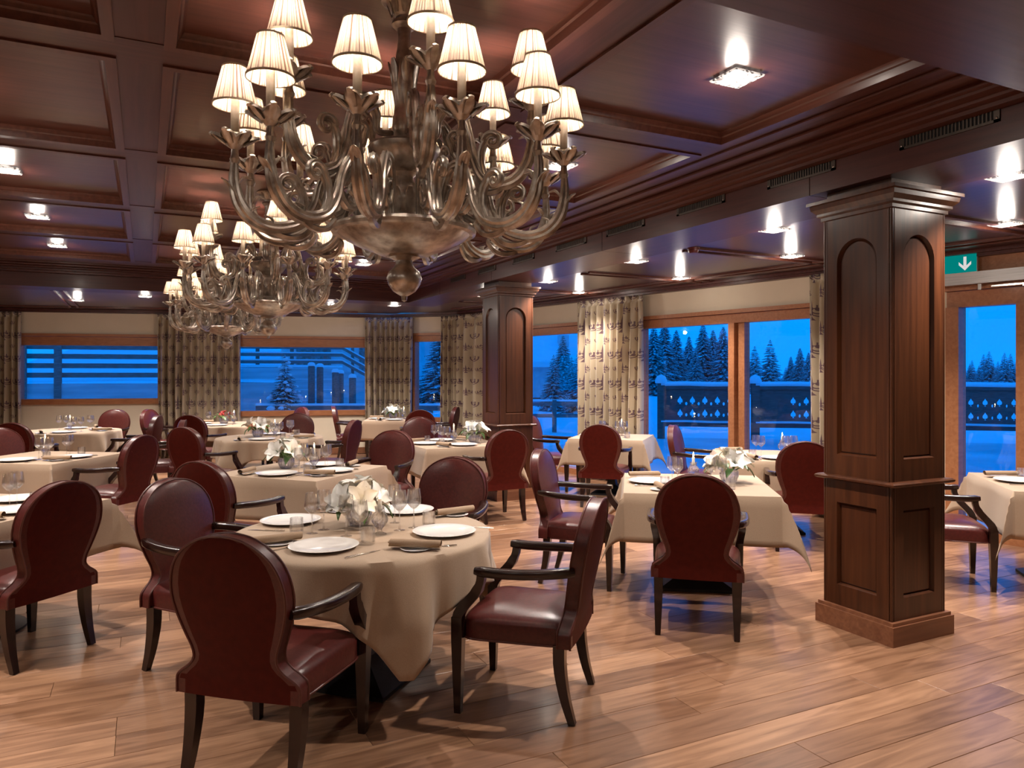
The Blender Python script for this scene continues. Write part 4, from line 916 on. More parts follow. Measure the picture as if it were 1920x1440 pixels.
ARM_LO, ARM_UP = arm_mesh(0.63, 0, False), arm_mesh(0.51, 0, True)
LB = bpy.data.lights.new('bulb_light', 'POINT'); LB.energy = BULB_W; LB.color = (1, 0.845, 0.71); LB.shadow_soft_size = 0.016
Z_LO, Z_UP = 2.405, 2.60
def leaf_ring(mb, n, r, z, h, out, w):
    for i in range(n):
        a = 2*math.pi*i/n; c, s = math.cos(a), math.sin(a)
        P = smooth_path([(r*c, r*s, z), ((r+out*0.4)*c, (r+out*0.4)*s, z+h*0.6), ((r+out)*c, (r+out)*s, z+h)], 6)
        mb.tube(P, [w*0.5, w, w*1.1, w*0.9, w*0.5], 6, True, 0.35, (-s, c, 0))
def make_chandelier():
    D = {}
    D['finial'] = MB().lathe([(0, 1.882), (0.010, 1.888), (0.012, 1.905), (0.030, 1.915), (0.045, 1.925), (0.062, 1.95), (0.070, 1.975), (0.062, 2.0), (0.042, 2.018), (0.034, 2.03), (0.033, 2.045), (0.045, 2.05), (0.062, 2.058), (0.06, 2.066)], 36).mesh('finial', M['silver'], 0.7)
    mb = MB().lathe([(0.06, 2.066), (0.10, 2.068), (0.125, 2.08), (0.18, 2.100), (0.235, 2.128), (0.258, 2.148), (0.270, 2.144), (0.282, 2.150), (0.285, 2.162), (0.278, 2.174), (0.262, 2.176), (0.250, 2.166), (0.10, 2.15), (0.05, 2.17)], 64)
    leaf_ring(mb, 14, 0.085, 2.068, 0.045, 0.075, 0.016); D['bowl'] = mb.mesh('bowl', M['silver'], 0.7)
    mb = MB().lathe([(0.05, 2.16), (0.06, 2.19), (0.062, 2.215), (0.045, 2.225), (0.050, 2.24), (0.066, 2.28), (0.066, 2.31), (0.05, 2.345), (0.038, 2.36), (0.036, 2.375), (0.046, 2.385), (0.05, 2.392)], 36)
    leaf_ring(mb, 8, 0.05, 2.235, 0.09, 0.025, 0.018); D['vase'] = mb.mesh('stem_vase', M['silver'], 0.7)
    mb = MB().lathe([(0.05, 2.39), (0.08, 2.40), (0.115, 2.43), (0.135, 2.46), (0.140, 2.475), (0.142, 2.488), (0.135, 2.497), (0.12, 2.492), (0.05, 2.485)], 48)
    leaf_ring(mb, 10, 0.06, 2.392, 0.05, 0.045, 0.013); D['upper'] = mb.mesh('upper_bowl', M['silver'], 0.7)
    mb = MB().lathe([(0.045, 2.49), (0.048, 2.50), (0.03, 2.51), (0.030, 2.53), (0.042, 2.545), (0.046, 2.565), (0.046, 2.61), (0.040, 2.62), (0.038, 2.66), (0.042, 2.69), (0.048, 2.73), (0.050, 2.77), (0.043, 2.81), (0.034, 2.85), (0.027, 2.89), (0.025, 2.93), (0.028, 2.96), (0.040, 2.965), (0.050, 2.975), (0.046, 2.99), (0.032, 2.998), (0.034, 3.01)], 36)
    leaf_ring(mb, 7, 0.046, 2.74, 0.09, 0.016, 0.017); D['baluster'] = mb.mesh('baluster', M['silver'], 0.7)
    mb = MB().lathe([(0.034, 3.005), (0.05, 3.02), (0.06, 3.045), (0.075, 3.062), (0.09, 3.066), (0.09, PANZ)], 36); leaf_ring(mb, 10, 0.05, 3.01, 0.065, 0.03, 0.014); D['canopy'] = mb.mesh('ceiling_canopy', M['silver'], 0.7)
    return D
CD = make_chandelier()
def lamp_on(arm, R, z):
    c = link('drip_cup', CUP, arm, (R, 0, z)); return c
def chandelier(x, y_, off, label, lights=True):
    t = thing('chandelier', label, 'chandelier', (x, y_, 0), 0, 'carved silver chandeliers')
    for k, n in (('finial', 'finial'), ('bowl', 'bowl'), ('vase', 'stem_vase'), ('upper', 'upper_bowl'), ('baluster', 'baluster'), ('canopy', 'ceiling_canopy')): link(n, CD[k], t)
    # direction toward the viewpoint side, used only as the zero of the arm angles
    for n, a0, R, z, me in ((12, -5, 0.63, Z_LO, ARM_LO), (6, 18, 0.51, Z_UP, ARM_UP)):
        for i in range(n):
            phi = math.radians(a0+off+360/n*i); d = cd(math.sin(phi), -math.cos(phi)); rz = math.atan2(d[1], d[0])
            a = link('arm', me, t, (0, 0, z), rz)
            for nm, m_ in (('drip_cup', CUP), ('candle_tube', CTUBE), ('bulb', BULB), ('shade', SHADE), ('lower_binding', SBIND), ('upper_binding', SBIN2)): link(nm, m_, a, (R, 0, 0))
            link('bulb_light', LB, None, (x+R*d[0], y_+R*d[1], z+0.232))
    return t
chandelier(0.92, 2.82, 0, 'largest carved silver chandelier with pleated shades, in the foreground')
chandelier(0.90, 6.29, 7, 'second carved silver chandelier with pleated shades, halfway back')
chandelier(0.90, 9.77, -4, 'farthest and smallest-looking carved silver chandelier, before the wide curtain')
# ================================================================== downlights
mb = MB(); q = [[(-r, -r, z), (r, -r, z), (r, r, z), (-r, r, z)] for r, z in ((0.028, -0.004), (0.085, -0.004), (0.094, -0.010), (0.090, -0.018), (0.055, -0.024), (0.028, -0.020))]; mb.quadgrid(q, True)
DL_PL = mb.mesh('crystal_plate', M['lit_crystal'], 0)
DL_B = MB().lathe([(0, -0.016), (0.026, -0.016), (0.028, -0.006), (0.028, 0.0)], 20).mesh('lamp', M['spot_glow'], 0.5)
LS = bpy.data.lights.new('downlight_beam', 'SPOT'); LS.energy = DOWNLIGHT_W; LS.color = (1, 0.88, 0.785); LS.spot_size = math.radians(120); LS.spot_blend = 0.8; LS.shadow_soft_size = 0.03
LP = bpy.data.lights.new('downlight_scatter', 'POINT'); LP.energy = SCATTER_W; LP.color = (1, 0.88, 0.77); LP.shadow_soft_size = 0.05
def downlight(x, y_, z, label):
    t = thing('downlight', label, 'downlight', (x, y_, z), 0, 'square crystal downlights')
    link('crystal_plate', DL_PL, t); link('lamp', DL_B, t)
    link('downlight_beam', LS, None, (x, y_, z-0.03)); link('downlight_scatter', LP, None, (x, y_, z-0.075))
ORD = ('first', 'second', 'third', 'fourth', 'fifth', 'sixth')
for i, yy in enumerate((2.79, 4.53, 6.28, 8.02, 9.77)): downlight(2.62, yy, PANZ, 'crystal downlight, %s from the front in the coffers right of the chandeliers' % ORD[i])
for i, yy in enumerate((4.53, 6.38, 8.15, 9.9)): downlight(-0.9, yy, PANZ, 'crystal downlight, %s from the front in the coffers left of the chandeliers' % ORD[i])
for i, yy in enumerate((2.64, 4.47, 6.37, 8.26, 10.2)): downlight(4.60, yy, LOWZ, 'crystal downlight, %s from the front in the low ceiling along the columns' % ORD[i])
for i, (xx, yy) in enumerate(((6.05, 3.49), (5.78, 5.4), (5.9, 7.26), (5.62, 9.17))): downlight(xx, yy, LOWZ, 'crystal downlight, %s from the front in the low ceiling along the terrace wall' % ORD[i])
for xx, yy, w in ((3.85, 12.35, 'before the corner curtains'), (0.0, 12.55, 'before the wide back curtain'), (-0.97, 13.7, 'above the fence window'), (2.0, 12.45, 'added, hidden by the second chandelier'), (-2.3, 13.0, 'added out of view at the far left'), (1.0, 13.3, 'added, hidden by the farthest chandelier'), (3.0, 13.4, 'added behind the second chandelier arms')): downlight(xx, yy, LOWZ, 'crystal downlight in the back low ceiling ' + w)  # chandelier-hidden and far-left ones are unseen, added to brighten the back wall
for i, yy in enumerate((2.79, 4.53, 8.02)): downlight(-2.64, yy, PANZ, 'crystal downlight, %s from the front in the leftmost coffers' % ORD[i])
for xx, yy, w in ((-0.7, 0.45, 'front'), (-0.7, -1.3, 'rear'), (-2.4, 0.45, 'left')): downlight(xx, yy, LOWZ, 'crystal downlight in the low ceiling added out of view, %s one' % w)  # unseen downlights added around the viewpoint to brighten the table fronts
# ================================================================== vents, sign, door operator, detector, speaker
def vent(y0, y1, label):
    t = thing('air_vent', label, 'vent', (BFX, (y0+y1)/2, 2.935), 0, 'air vents in the dropped beam'); h = (y1-y0)/2; hz = 0.062
    mb = MB(); mb.box(-0.008, 0, -h, h, hz-0.014, hz); mb.box(-0.008, 0, -h, h, -hz, -hz+0.014); mb.box(-0.008, 0, -h, -h+0.03, -hz, hz); mb.box(-0.008, 0, h-0.03, h, -hz, hz); mb.build('vent_frame', M['vent'], t, 0)
    MB().box(-0.003, 0, -h+0.02, h-0.02, -hz+0.01, hz-0.01).build('backing', M['vent_dark'], t, 0)
    n = 24
    me = MB().box(-0.007, -0.003, -0.004, 0.004, -hz+0.014, hz-0.014).mesh('slat', M['vent'], 0)
    for i in range(n): link('slat', me, t, (0, -h+0.035+(2*h-0.07)*(i+0.5)/n, 0))
    for sy_ in (-1, 1):
        for sz_ in (-1, 1): MB().lathe([(0.0, -0.004), (0.005, -0.002), (0.005, 0)], 8).build('screw', M['steel'], t, 0, (-0.009, sy_*(h-0.013), sz_*(hz-0.02))).rotation_euler = (0, math.pi/2, 0)
def y_on_beam(px): dx, dy = cw((px-960)/FPX, 1.0); return BFX/dx*dy
for (a, b), w in zip(((1876, 1688), (1567, 1440), (1360, 1270), (1209, 1138), (1100, 1043), (1002, 962), (930, 897), (873, 845)), ('nearest vent, upper right of the near column', 'second vent, left of the near column', 'third vent from the near end', 'fourth vent from the near end', 'fifth vent from the near end', 'sixth vent, right under the foreground chandelier bowl', 'seventh vent, before the far column', 'farthest vent along the beam')):
    vent(y_on_beam(a), y_on_beam(b), 'slatted air %s' % w.replace('vent', 'vent grille'))
ts = WR.t_at(1794); p = WR.p(ts, 0.10, 2.66); rzs = rot_to((WR.n.x, WR.n.y))
sg = thing('exit_sign', 'green emergency exit sign with white down arrow, over the terrace door', 'exit sign', p, rzs)
MB().box(-0.22, 0.22, -0.03, 0.0, -0.09, 0.09).build('housing', M['brushed'], sg, 0)
MB().box(-0.215, 0.205, 0.0, 0.004, -0.085, 0.085).build('green_face', M['sign_green'], sg, 0)
mb = MB(); ax = -0.115
mb.box(ax-0.013, ax+0.013, 0.004, 0.006, -0.03, 0.065); mb.poly([(ax-0.055, 0.006, 0.01), (ax, 0.006, -0.065), (ax+0.055, 0.006, 0.01), (ax+0.055, 0.006, -0.018)][:0] or [(ax, 0.006, -0.068), (ax+0.055, 0.006, -0.012), (ax+0.055, 0.006, 0.018), (ax, 0.006, -0.034), (ax-0.055, 0.006, 0.018), (ax-0.055, 0.006, -0.012)]); mb.build('arrow', M['sign_white'], sg, 0)
op = thing('door_operator', 'brushed steel operator bar above the terrace door', 'door closer', WR.p(WR.t_at(1870), 0.04, 2.515), rzs)
MB().box(-1.1, 0.9, 0.0, 0.09, -0.06, 0.055).build('housing', M['brushed'], op, 0)
MB().box(-0.30, 0.02, 0.03, 0.05, -0.10, -0.085).build('lever_arm', M['steel'], op, 0); MB().box(0.10, 0.13, 0.03, 0.06, -0.12, -0.06).build('pivot', M['steel'], op, 0); MB().box(-0.32, -0.24, 0.02, 0.055, -0.115, -0.085).build('pivot', M['steel'], op, 0)
z = 1.17*FPX/233; x, y_ = cw((1300-960)/FPX*z, z)
sd = thing('smoke_detector', 'small dark red detector on the low ceiling', 'smoke detector', (x, y_, LOWZ)); MB().lathe([(0, -0.05), (0.04, -0.05), (0.05, -0.03), (0.05, -0.012)], 20).build('sensor_head', M['red_plastic'], sd); MB().lathe([(0.06, -0.012), (0.06, 0.0)], 20).lathe([(0, -0.012), (0.06, -0.012)], 20).build('mount', M['red_plastic'], sd, 0.4)
z = 1.17*FPX/302; x, y_ = cw((1475-960)/FPX*z, z)
sk = thing('ceiling_speaker', 'round grey speaker grille flush in the low ceiling', 'speaker', (x, y_, LOWZ)); MB().lathe([(0.115, -0.012), (0.135, -0.010), (0.14, 0)], 36).build('rim', M['grey_plastic'], sk); MB().lathe([(0, -0.008), (0.115, -0.010)], 36).build('grille', M['vent'], sk)
# ================================================================== outside in the snow
def cpt(xc, z, h): x, y_ = cw(xc, z); return (x, y_, h)
def strip(mb, pts, width_dir, w, z0, z1):      # a straight bar between two points
    a, b = Vector(pts[0]), Vector(pts[1]); mb.obox(a, b-a, Vector(width_dir)*w, (0, 0, z1-z0)); return mb
# snow ground all around, lower beyond the terrace
def gh(xc, z):
    h = -0.05+0.06*math.sin(0.7*xc)*math.cos(0.5*z)
    if xc > 2.4: h += 0.85*min(1, max(0, (z-19.5)/3.0))*min(1, max(0, (xc-2.4)/1.5))
    if xc < -1.5 and z > 17: h += 1.0*min(1, (z-17)/14)
    return h
mb = MB(); rows = []
zs = [2, 4, 6, 8, 10, 12, 14, 16, 17, 18, 19, 19.5, 20, 20.7, 21.5, 22.5, 24, 27, 31, 36, 45, 60, 90, 140]
xs = [-90, -60, -40, -28, -20, -15, -12, -9, -7, -5, -3.5, -2.5, -1.5, -.5, .5, 1.5, 2.4, 2.9, 3.4, 3.9, 4.5, 6, 8, 10, 12, 14, 17, 21, 27, 35, 50, 80, 120]
for z in zs: rows.append([cpt(x, z, min(gh(x, z), -0.15 if z < 15.2 else 9)) for x in xs])
mb.quadgrid(rows); struct('ground', mb, M['snow'], None, 'snow-covered ground outside', 1.2)
# terrace slab under snow
mb = MB(); t0 = WR.t_at(890); pts = [WR.p(t0-1.0, -0.24, 0), WR.p(WR.len, -0.24, 0)]; far = [cw(15.5, 15.3), cw(11.5, 16.6), cw(3.4, 18.3), cw(1.2, 16.5)]
mb.prism([(pts[1].x, pts[1].y), far[0], far[1], far[2], far[3], (pts[0].x, pts[0].y)], -0.4, 0.02); struct('terrace', mb, M['ice'], None, 'terrace with wind-swept snow beyond the doors', 0)
# balustrade with spade-shaped cut-outs
def spade(cx, cz, s):
    P = [(0, 1.0), (0.18, 0.62), (0.46, 0.25), (0.5, -0.05), (0.36, -0.28), (0.12, -0.30), (0.12, -0.48), (0.28, -0.58), (-0.28, -0.58), (-0.12, -0.48), (-0.12, -0.30), (-0.36, -0.28), (-0.5, -0.05), (-0.46, 0.25), (-0.18, 0.62)]
    return [(cx+x*s, cz+y_*s) for x, y_ in P]
def dot(cx, cz, r): return [(cx+r*math.cos(k*math.pi/4), cz+1.5*r*math.sin(k*math.pi/4)) for k in range(8)]
def balustrade(a, b, label, holes_at):
    A, B = Vector(cpt(*a, 0)), Vector(cpt(*b, 0)); d = B-A; Ln = d.length; d.normalize(); n = Vector((-d.y, d.x, 0))
    t = thing('balustrade', label, 'balustrade', A, math.atan2(d.y, d.x), 'carved terrace balustrades')
    holes = []
    for h0 in holes_at:
        for i in range(6):
            for j in range(2): holes.append(spade(h0+i*0.29, 0.62+0.31*j, 0.125))
            if i < 5:
                for j in range(2): holes.append(dot(h0+i*0.29+0.145, 0.60+0.27*j, 0.028))
    holes = [h for h in holes if all(0.15 < p[0] < Ln-0.15 for p in h)]
    v, f = fill2d([(0.05, 0.42), (Ln-0.05, 0.42), (Ln-0.05, 1.22), (0.05, 1.22)], holes, 0.05)
    mb = MB(); add_vf(mb, v, f, lambda p: (p[0], p[2], p[1])); mb.build('carved_panel', M['rail_wood'], t, 0)
    MB().box(0, Ln, -0.07, 0.07, 1.22, 1.30).build('hand_rail', M['rail_wood'], t, 0); MB().box(0, Ln, -0.06, 0.06, 0.32, 0.42).build('bottom_rail', M['rail_wood'], t, 0)
    def snowbar(z, w, h):
        mb = MB(); mb.tube([(0, 0, z), (Ln*0.3, 0, z+0.01), (Ln*0.6, 0, z-0.005), (Ln, 0, z)], w, 10, True, h/w, (0, 1, 0)); mb.build('snow_cap', M['snow'], t, 1)
    snowbar(1.335, 0.10, 0.065); snowbar(0.44, 0.13, 0.03)
    for x in (0, Ln):
        p_ = MB().box(x-0.09, x+0.09, -0.09, 0.09, 0.0, 1.36).build('post', M['rail_wood'], t, 0); MB().lathe([(0, 0.22), (0.10, 0.17), (0.15, 0.06), (0.14, 0.0), (0, 0.0)], 14, (x, 0, 1.36)).build('snow_cap', M['snow'], p_, 1)
balustrade((3.62, 18.0), (5.52, 17.6), 'snow-capped carved balustrade behind the left pane of the two-pane window', [0.45])
balustrade((5.76, 17.55), (8.6, 17.0), 'snow-capped carved balustrade behind the right pane of the two-pane window', [0.85])
balustrade((8.86, 16.95), (12.6, 16.2), 'snow-capped carved balustrade beyond the terrace door', [0.9])
# spruce trees
def spruce_mesh(seed, H, R, whorls, snow, droop=0.35):
    rn = random.Random(seed); fo, sn_ = MB(), MB()
    def wedge(mb, p, q, w, h, up):
        d = q-p; s = Vector((-d.y, d.x, 0)); s = s.normalized()*w if s.length > 0 else Vector((w, 0, 0)); m_ = p.lerp(q, 0.45)
        b = len(mb.v); mb.v += [tuple(p+Vector((0, 0, up))), tuple(m_+s+Vector((0, 0, up-h))), tuple(q+Vector((0, 0, up*0.5))), tuple(m_-s+Vector((0, 0, up-h))), tuple(m_+Vector((0, 0, up+h)))]
        mb.f += [(b, b+1, b+4), (b+1, b+2, b+4), (b+2, b+3, b+4), (b+3, b, b+4), (b, b+3, b+2, b+1)]
    for w in range(whorls):
        t = min(1, max(0, (w+rn.uniform(-.4, .4))/(whorls-1))); zz = H*(0.06+0.92*t); rr = R*(1-t)**0.85+0.06*H/4; nb = max(5, int(11*(1-t)+4))
        for i in range(nb):
            a = 2*math.pi*(i+rn.random()*0.7)/nb+w; l_ = rr*rn.uniform(0.75, 1.1); p = Vector((0, 0, zz)); q = Vector((l_*math.cos(a), l_*math.sin(a), zz-l_*droop*rn.uniform(0.5, 1.2)+0.1*l_))
            wedge(fo, p, q, l_*0.13, 0.03*H/4, 0)
            if snow > rn.random(): wedge(sn_, p.lerp(q, 0.2), p.lerp(q, 0.97), l_*0.12, 0.012*H/4, 0.035*H/4)
            for s_ in (0.35, 0.55, 0.75, 0.9):
                for sg_ in (-1, 1):
                    aa = a+sg_*0.75; p2 = p.lerp(q, s_); l2 = l_*0.42*(1.15-s_); q2 = p2+Vector((l2*math.cos(aa), l2*math.sin(aa), -l2*0.3))
                    wedge(fo, p2, q2, l2*0.22, 0.02*H/4, 0)
                    if snow*0.8 > rn.random(): wedge(sn_, p2, p2.lerp(q2, 0.95), l2*0.2, 0.01*H/4, 0.022*H/4)
    tr = MB().tube([(0, 0, -0.3), (0, 0, H*0.5), (0, 0, H*0.99)], [0.035*H/4*1.4, 0.025*H/4, 0.006], 7).mesh('trunk', M['bark'], 1)
    return (tr, fo.mesh('foliage', M['spruce'], 0), sn_.mesh('snow', M['snow'], 0))
SPR = {'fat': spruce_mesh(1, 4.6, 1.45, 34, 0.85), 'tall': spruce_mesh(2, 10, 1.9, 60, 0.7, 0.6), 'far': spruce_mesh(3, 9, 1.9, 30, 0.8, 0.5)}
def tree(kind, px, ytop, z, label, base=None, gname='spruces beyond the terrace'):
    me = SPR[kind]; xc = (px-960)/FPX*z; b = gh(xc, z)-0.1 if base is None else base
    top = CAMH+(HZ-ytop)/FPX*z; H = {'fat': 4.6, 'tall': 10, 'far': 9}[kind]; s = (top-b)/H
    t = thing('spruce_tree', label, 'tree', cpt(xc, z, b), (px*7.13) % 6.28, gname)
    for nm, m_ in zip(('trunk', 'foliage', 'snow_cover'), me): o = link(nm, m_, t)
    k_ = s*1.5 if kind in ('tall', 'far') else s; t.scale = (k_, k_, s)
    return t
tree('fat', 1444, 636, 25, 'dark snowy spruce standing clear in the right pane')
tree('fat', 1415, 648, 30, 'paler spruce behind the dark one in the right pane')
for i, (px, yt, z) in enumerate(((1226, 608, 27), (1246, 600, 33), (1268, 618, 36), (1292, 630, 40), (1318, 606, 34), (1337, 618, 37), (1356, 612, 33), (1304, 655, 30))):
    tree('tall', px, yt, z, 'tall slim snowy spruce in the two-pane window, %s from its left edge' % ('first', 'second', 'third', 'fourth', 'sixth', 'seventh', 'eighth', 'fifth')[i], gname='tall spruces in the left pane')
for i, (px, yt, z) in enumerate(((1483, 668, 38), (1500, 652, 35), (1516, 660, 33), (1528, 640, 36))):
    tree('tall', px, yt, z, 'frosted spruce right of the dark one, %s toward the near column' % ORD[i], gname='frosted spruces in the right pane')
rn = random.Random(5)
for i in range(13):
    px = 1806+i*9.6+rn.uniform(-3, 3); tree('far', px, 672+rn.uniform(-14, 10)+(6 if i < 4 else 0), rn.uniform(48, 62), 'distant forest spruce in the tree line beyond the terrace door', gname='distant tree line beyond the terrace door')
for i in range(10):
    px = 1390+i*17+rn.uniform(-5, 5); tree('far', px, 690+rn.uniform(-10, 6), rn.uniform(55, 70), 'faint distant spruce low behind the right-pane balustrade', gname='faint distant spruces')
tree('fat', 1086, 655, 30, 'snowy spruce beside the tall terrace curtain, behind the far window', -0.1, 'spruces behind the far window')
tree('fat', 1072, 668, 34, 'snowy spruce in the middle of the far window', 0, 'spruces behind the far window')
tree('fat', 1038, 664, 33, 'snowy spruce beside the far column in the far window', 0, 'spruces behind the far window')
tree('tall', 1056, 628, 44, 'tall bare-looking spruce against the chalet', 0, 'spruces behind the far window')
# chalet with snowy roof
x, y_ = cw(3.1, 52)
hs = thing('chalet', 'distant chalet with snowy roof in the far window', 'house', (x, y_, 0), -TH+0.25)
MB().box(-3.2, 3.2, -3, 3, 0, 2.3).build('walls', M['house'], hs, 0)
mb = MB(); mb.obox((-3.8, -3.7, 2.0), (7.6, 0, 0), (0, 3.7, 2.0), (0, 0, 0.35)); mb.build('roof_slope', M['snow'], hs, 0)
mb = MB(); mb.obox((-3.8, 3.7, 2.0), (7.6, 0, 0), (0, -3.7, 2.0), (0, 0, 0.35)); mb.build('roof_slope', M['snow'], hs, 0)
MB().box(-0.3, 0.3, -1.9, -1.2, 2.6, 4.2).build('chimney', M['house'], hs, 0)
# bench rails in the snow outside the far window
bn = thing('rail_fence', 'low snowy rail fence outside the far window', 'fence', cpt(0.6, 21, 0), -TH)
for zz in (0.35, 0.68): MB().box(-1.0, 2.2, -0.04, 0.04, zz, zz+0.1).build('rail', M['old_wood'], bn, 0); 
for xx in (-0.9, 0.6, 2.1): MB().box(xx-0.06, xx+0.06, -0.06, 0.06, -0.1, 0.85).build('post', M['old_wood'], bn, 0)
MB().tube([(-1.0, 0, 0.81), (0.6, 0, 0.83), (2.2, 0, 0.81)], 0.06, 8, True, 0.6, (0, 1, 0)).build('snow_cap', M['snow'], bn, 1)
# plank fence behind the fence window
o = Vector(cpt(-11.6, 16.9, 0)); e = Vector(cpt(-7.0, 18.6, 0)); d = (e-o); Ln = d.length
fn = thing('plank_fence', 'weathered fence of wide planks behind the low wall', 'fence', o, math.atan2(d.y, d.x))
for i, zz in enumerate((1.50, 1.72, 1.94, 2.16, 2.38)): MB().box(0, Ln, -0.03, 0.03, zz, zz+0.115).build('plank', M['old_wood'], fn, 0)
for xx in (0.4, 1.1, 3.75): MB().box(xx-0.075, xx+0.075, -0.12, -0.03, 0.9, 2.55).build('post', M['old_wood'], fn, 0)
mb = MB(); a = Vector(cpt(-12.5, 16.9, 0)); b_ = Vector(cpt(-5.9, 18.95, 0)); dd = (b_-a).normalized(); nn = Vector((-dd.y, dd.x, 0))
mb.obox(a-nn*0.3, (b_-a), nn*0.3, (0, 0, 1.36)); lw = mb.build('low_wall', M['concrete'], None, 0); tag(lw, 'low concrete wall below the plank fence', 'wall')
mb = MB(); a2 = a+nn*0.0; mb.quadgrid([[a+Vector((0, 0, 1.36)), (a+b_)/2+Vector((0, 0, 1.42)), b_+Vector((0, 0, 1.36))], [a+nn*3+Vector((0, 0, 1.75)), (a+b_)/2+nn*3+Vector((0, 0, 1.62)), b_+nn*3+Vector((0, 0, 1.5))], [a+nn*14+Vector((0, 0, 3.0)), (a+b_)/2+nn*14+Vector((0, 0, 2.9)), b_+nn*14+Vector((0, 0, 2.6))]])
bk = mb.build('snow_bank', M['snow'], None, 1.2); tag(bk, 'rising snow bank behind the plank fence', 'snow bank', kind='stuff')
# retaining wall with courses and a snow-capped fence behind the spruce window
A = Vector(cpt(-7.9, 19.6, 0)); B = Vector(cpt(-4.7, 20.6, 0)); d = (B-A); Ln = d.length
rw = thing('retaining_wall', 'stepped concrete retaining wall behind the small spruce', 'wall', A, math.atan2(d.y, d.x))
mb = MB()
for i in range(6):
    z0 = i*0.29; MB().box(-0.5, Ln, 0.02*i, 0.4, z0, z0+0.27).build('course', M['concrete'], rw, 0); MB().box(-0.5, Ln, 0.02*i-0.015, 0.3, z0+0.27, z0+0.29).build('snow_ledge', M['snow'], rw, 0)
MB().tube([(-0.5, 0.25, 1.77), (Ln*0.5, 0.25, 1.79), (Ln, 0.25, 1.77)], 0.15, 10, True, 0.35, (0, 1, 0)).build('snow_cap', M['snow'], rw, 1)
mb = MB().poly([(Ln, 0.15, 0), (Ln+2.6, 0.15, 0), (Ln+2.6, 0.15, 0.3), (Ln, 0.15, 1.75)]).poly([(Ln, 0.4, 0), (Ln+2.6, 0.4, 0), (Ln+2.6, 0.4, 0.3), (Ln, 0.4, 1.75)]).poly([(Ln, 0.15, 1.75), (Ln+2.6, 0.15, 0.3), (Ln+2.6, 0.4, 0.3), (Ln, 0.4, 1.75)]); mb.build('stair_cheek', M['concrete'], rw, 0)
fe = thing('rail_fence', 'snow-capped rail fence on top of the retaining wall and down the stairs', 'fence', A+Vector((0, 0, 1.79)), math.atan2(d.y, d.x))
for zz in (0.08, 0.28, 0.48):
    r_ = MB().box(-0.4, Ln, 0.28, 0.33, zz, zz+0.09).build('rail', M['old_wood'], fe, 0); MB().tube([(-0.4, 0.305, zz+0.10), (Ln, 0.305, zz+0.10)], 0.045, 8, True, 0.55, (0, 1, 0)).build('snow_cap', M['snow'], r_, 1)
    r_ = MB().obox((Ln, 0.28, zz), (2.6, 0, -1.45), (0, 0.05, 0), (0, 0, 0.09)).build('rail', M['old_wood'], fe, 0); MB().tube([(Ln, 0.305, zz+0.10), (Ln+2.6, 0.305, zz-1.35)], 0.04, 8, True, 0.6, (0, 1, 0)).build('snow_cap', M['snow'], r_, 1)
for xx in (0.2, 1.1, 2.0, 2.9): MB().box(xx-0.05, xx+0.05, 0.33, 0.42, -0.1, 0.68).build('post', M['old_wood'], fe, 0)
for k in range(4): MB().box(Ln+0.3+k*0.65-0.04, Ln+0.3+k*0.65+0.04, 0.33, 0.41, -0.3-0.36*k, 0.55-0.36*k).build('post', M['old_wood'], fe, 0)
tree('fat', 534, 664, 17.6, 'small spruce heaped with snow clumps outside the spruce window', 0.42, 'spruce outside the back wall')
_t = bpy.data.objects[[o.name for o in COL.objects if o.name.startswith('spruce_tree')][-1]]; mb = MB(); rn = random.Random(8)
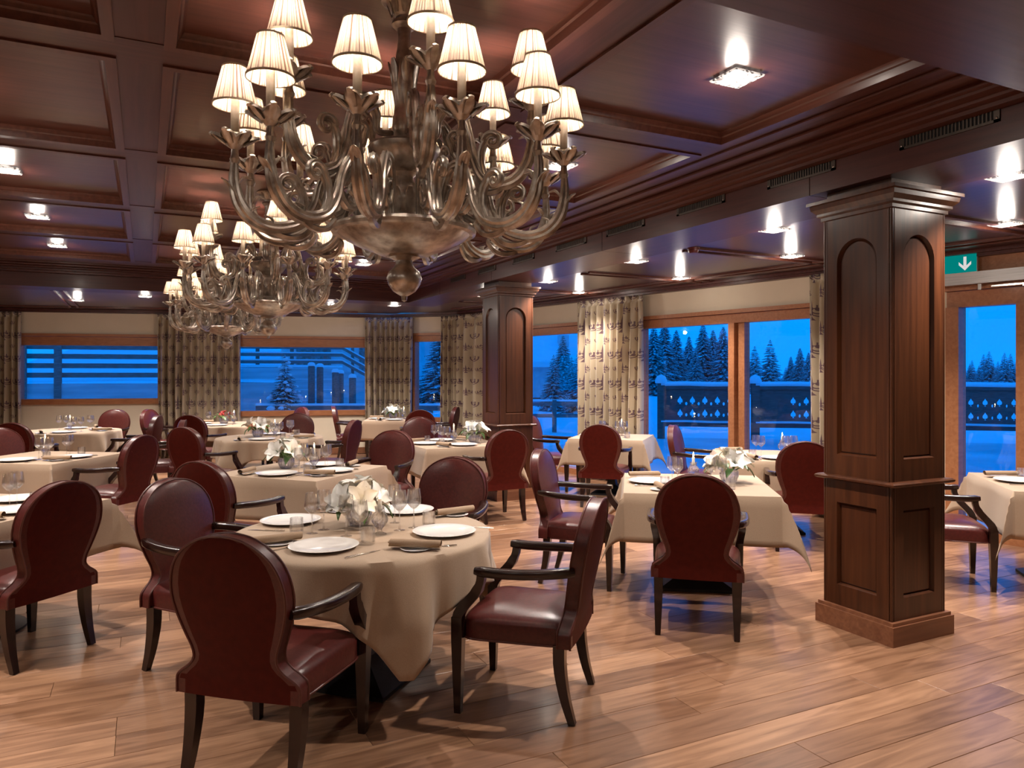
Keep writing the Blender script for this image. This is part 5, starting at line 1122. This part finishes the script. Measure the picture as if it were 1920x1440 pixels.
for i in range(46):
    t_ = rn.random()**1.3; a = rn.random()*6.28; r_ = 1.5*(1-t_)*rn.uniform(0.55, 1.0)+0.05; s_ = rn.uniform(0.12, 0.30)*(1.1-0.5*t_)
    mb.lathe([(0, -0.5*s_), (0.8*s_, -0.25*s_), (s_, 0.1*s_), (0.6*s_, 0.55*s_), (0, 0.7*s_)], 9, (r_*math.cos(a), r_*math.sin(a), 0.4+4.1*t_))
tag(mb.build('snow_clumps', M['snow'], _t, 1.2), kind='stuff')
for i, (px, yt, z) in enumerate(((584, 684, 18.3), (600, 686, 18.6), (629, 696, 18.0), (638, 698, 18.3), (661, 706, 17.8))):
    xc = (px-960)/FPX*z; h = CAMH+(HZ-yt)/FPX*z
    pt = thing('bollard_post', 'snow-capped wooden post outside the spruce window, %s from the spruce' % ORD[i], 'post', cpt(xc, z, 0), 0, 'snow-capped posts')
    MB().lathe([(0.085, -0.1), (0.085, h-0.05), (0.06, h-0.02), (0, h-0.02)], 14).build('shaft', M['old_wood'], pt, 0.6); MB().lathe([(0.10, h-0.03), (0.09, h+0.03), (0.05, h+0.06), (0, h+0.065)], 14).build('snow_cap', M['snow'], pt, 1)
gr_ = thing('guard_rail', 'long snowy rail running below the posts', 'rail', cpt(-6.0, 17.4, 0), -TH); MB().box(0, 4.6, -0.05, 0.05, 0.72, 0.84).build('rail', M['old_wood'], gr_, 0); MB().tube([(0, 0, 0.86), (4.6, 0, 0.86)], 0.07, 8, True, 0.5, (0, 1, 0)).build('snow_cap', M['snow'], gr_, 1)
for xx in (0.1, 2.3, 4.5): MB().box(xx-0.05, xx+0.05, -0.05, 0.05, -0.1, 0.72).build('post', M['old_wood'], gr_, 0)
x, y_ = cw(-3.6, 26)
an = thing('annex_building', 'pale annex building with dark doors behind the stairs', 'house', (x, y_, 0), -TH)
MB().box(-4.5, 3.6, 0, 4, 0, 5.0).build('walls', M['house'], an, 0)
for x0, x1 in ((-1.4, -0.9), (1.2, 1.7), (-3.6, -2.4)): MB().box(x0-0.35, x1-0.35, -0.05, 0.0, 1.6, 3.2).build('door', M['spruce'], an, 0)
sb = tree('far', 824, 655, 19.2, 'snow-laden bush in the narrow corner window', 0.8, 'bush in the corner window'); sb.name = 'snowy_bush'; sb.scale = (0.42, 0.42, 0.22)
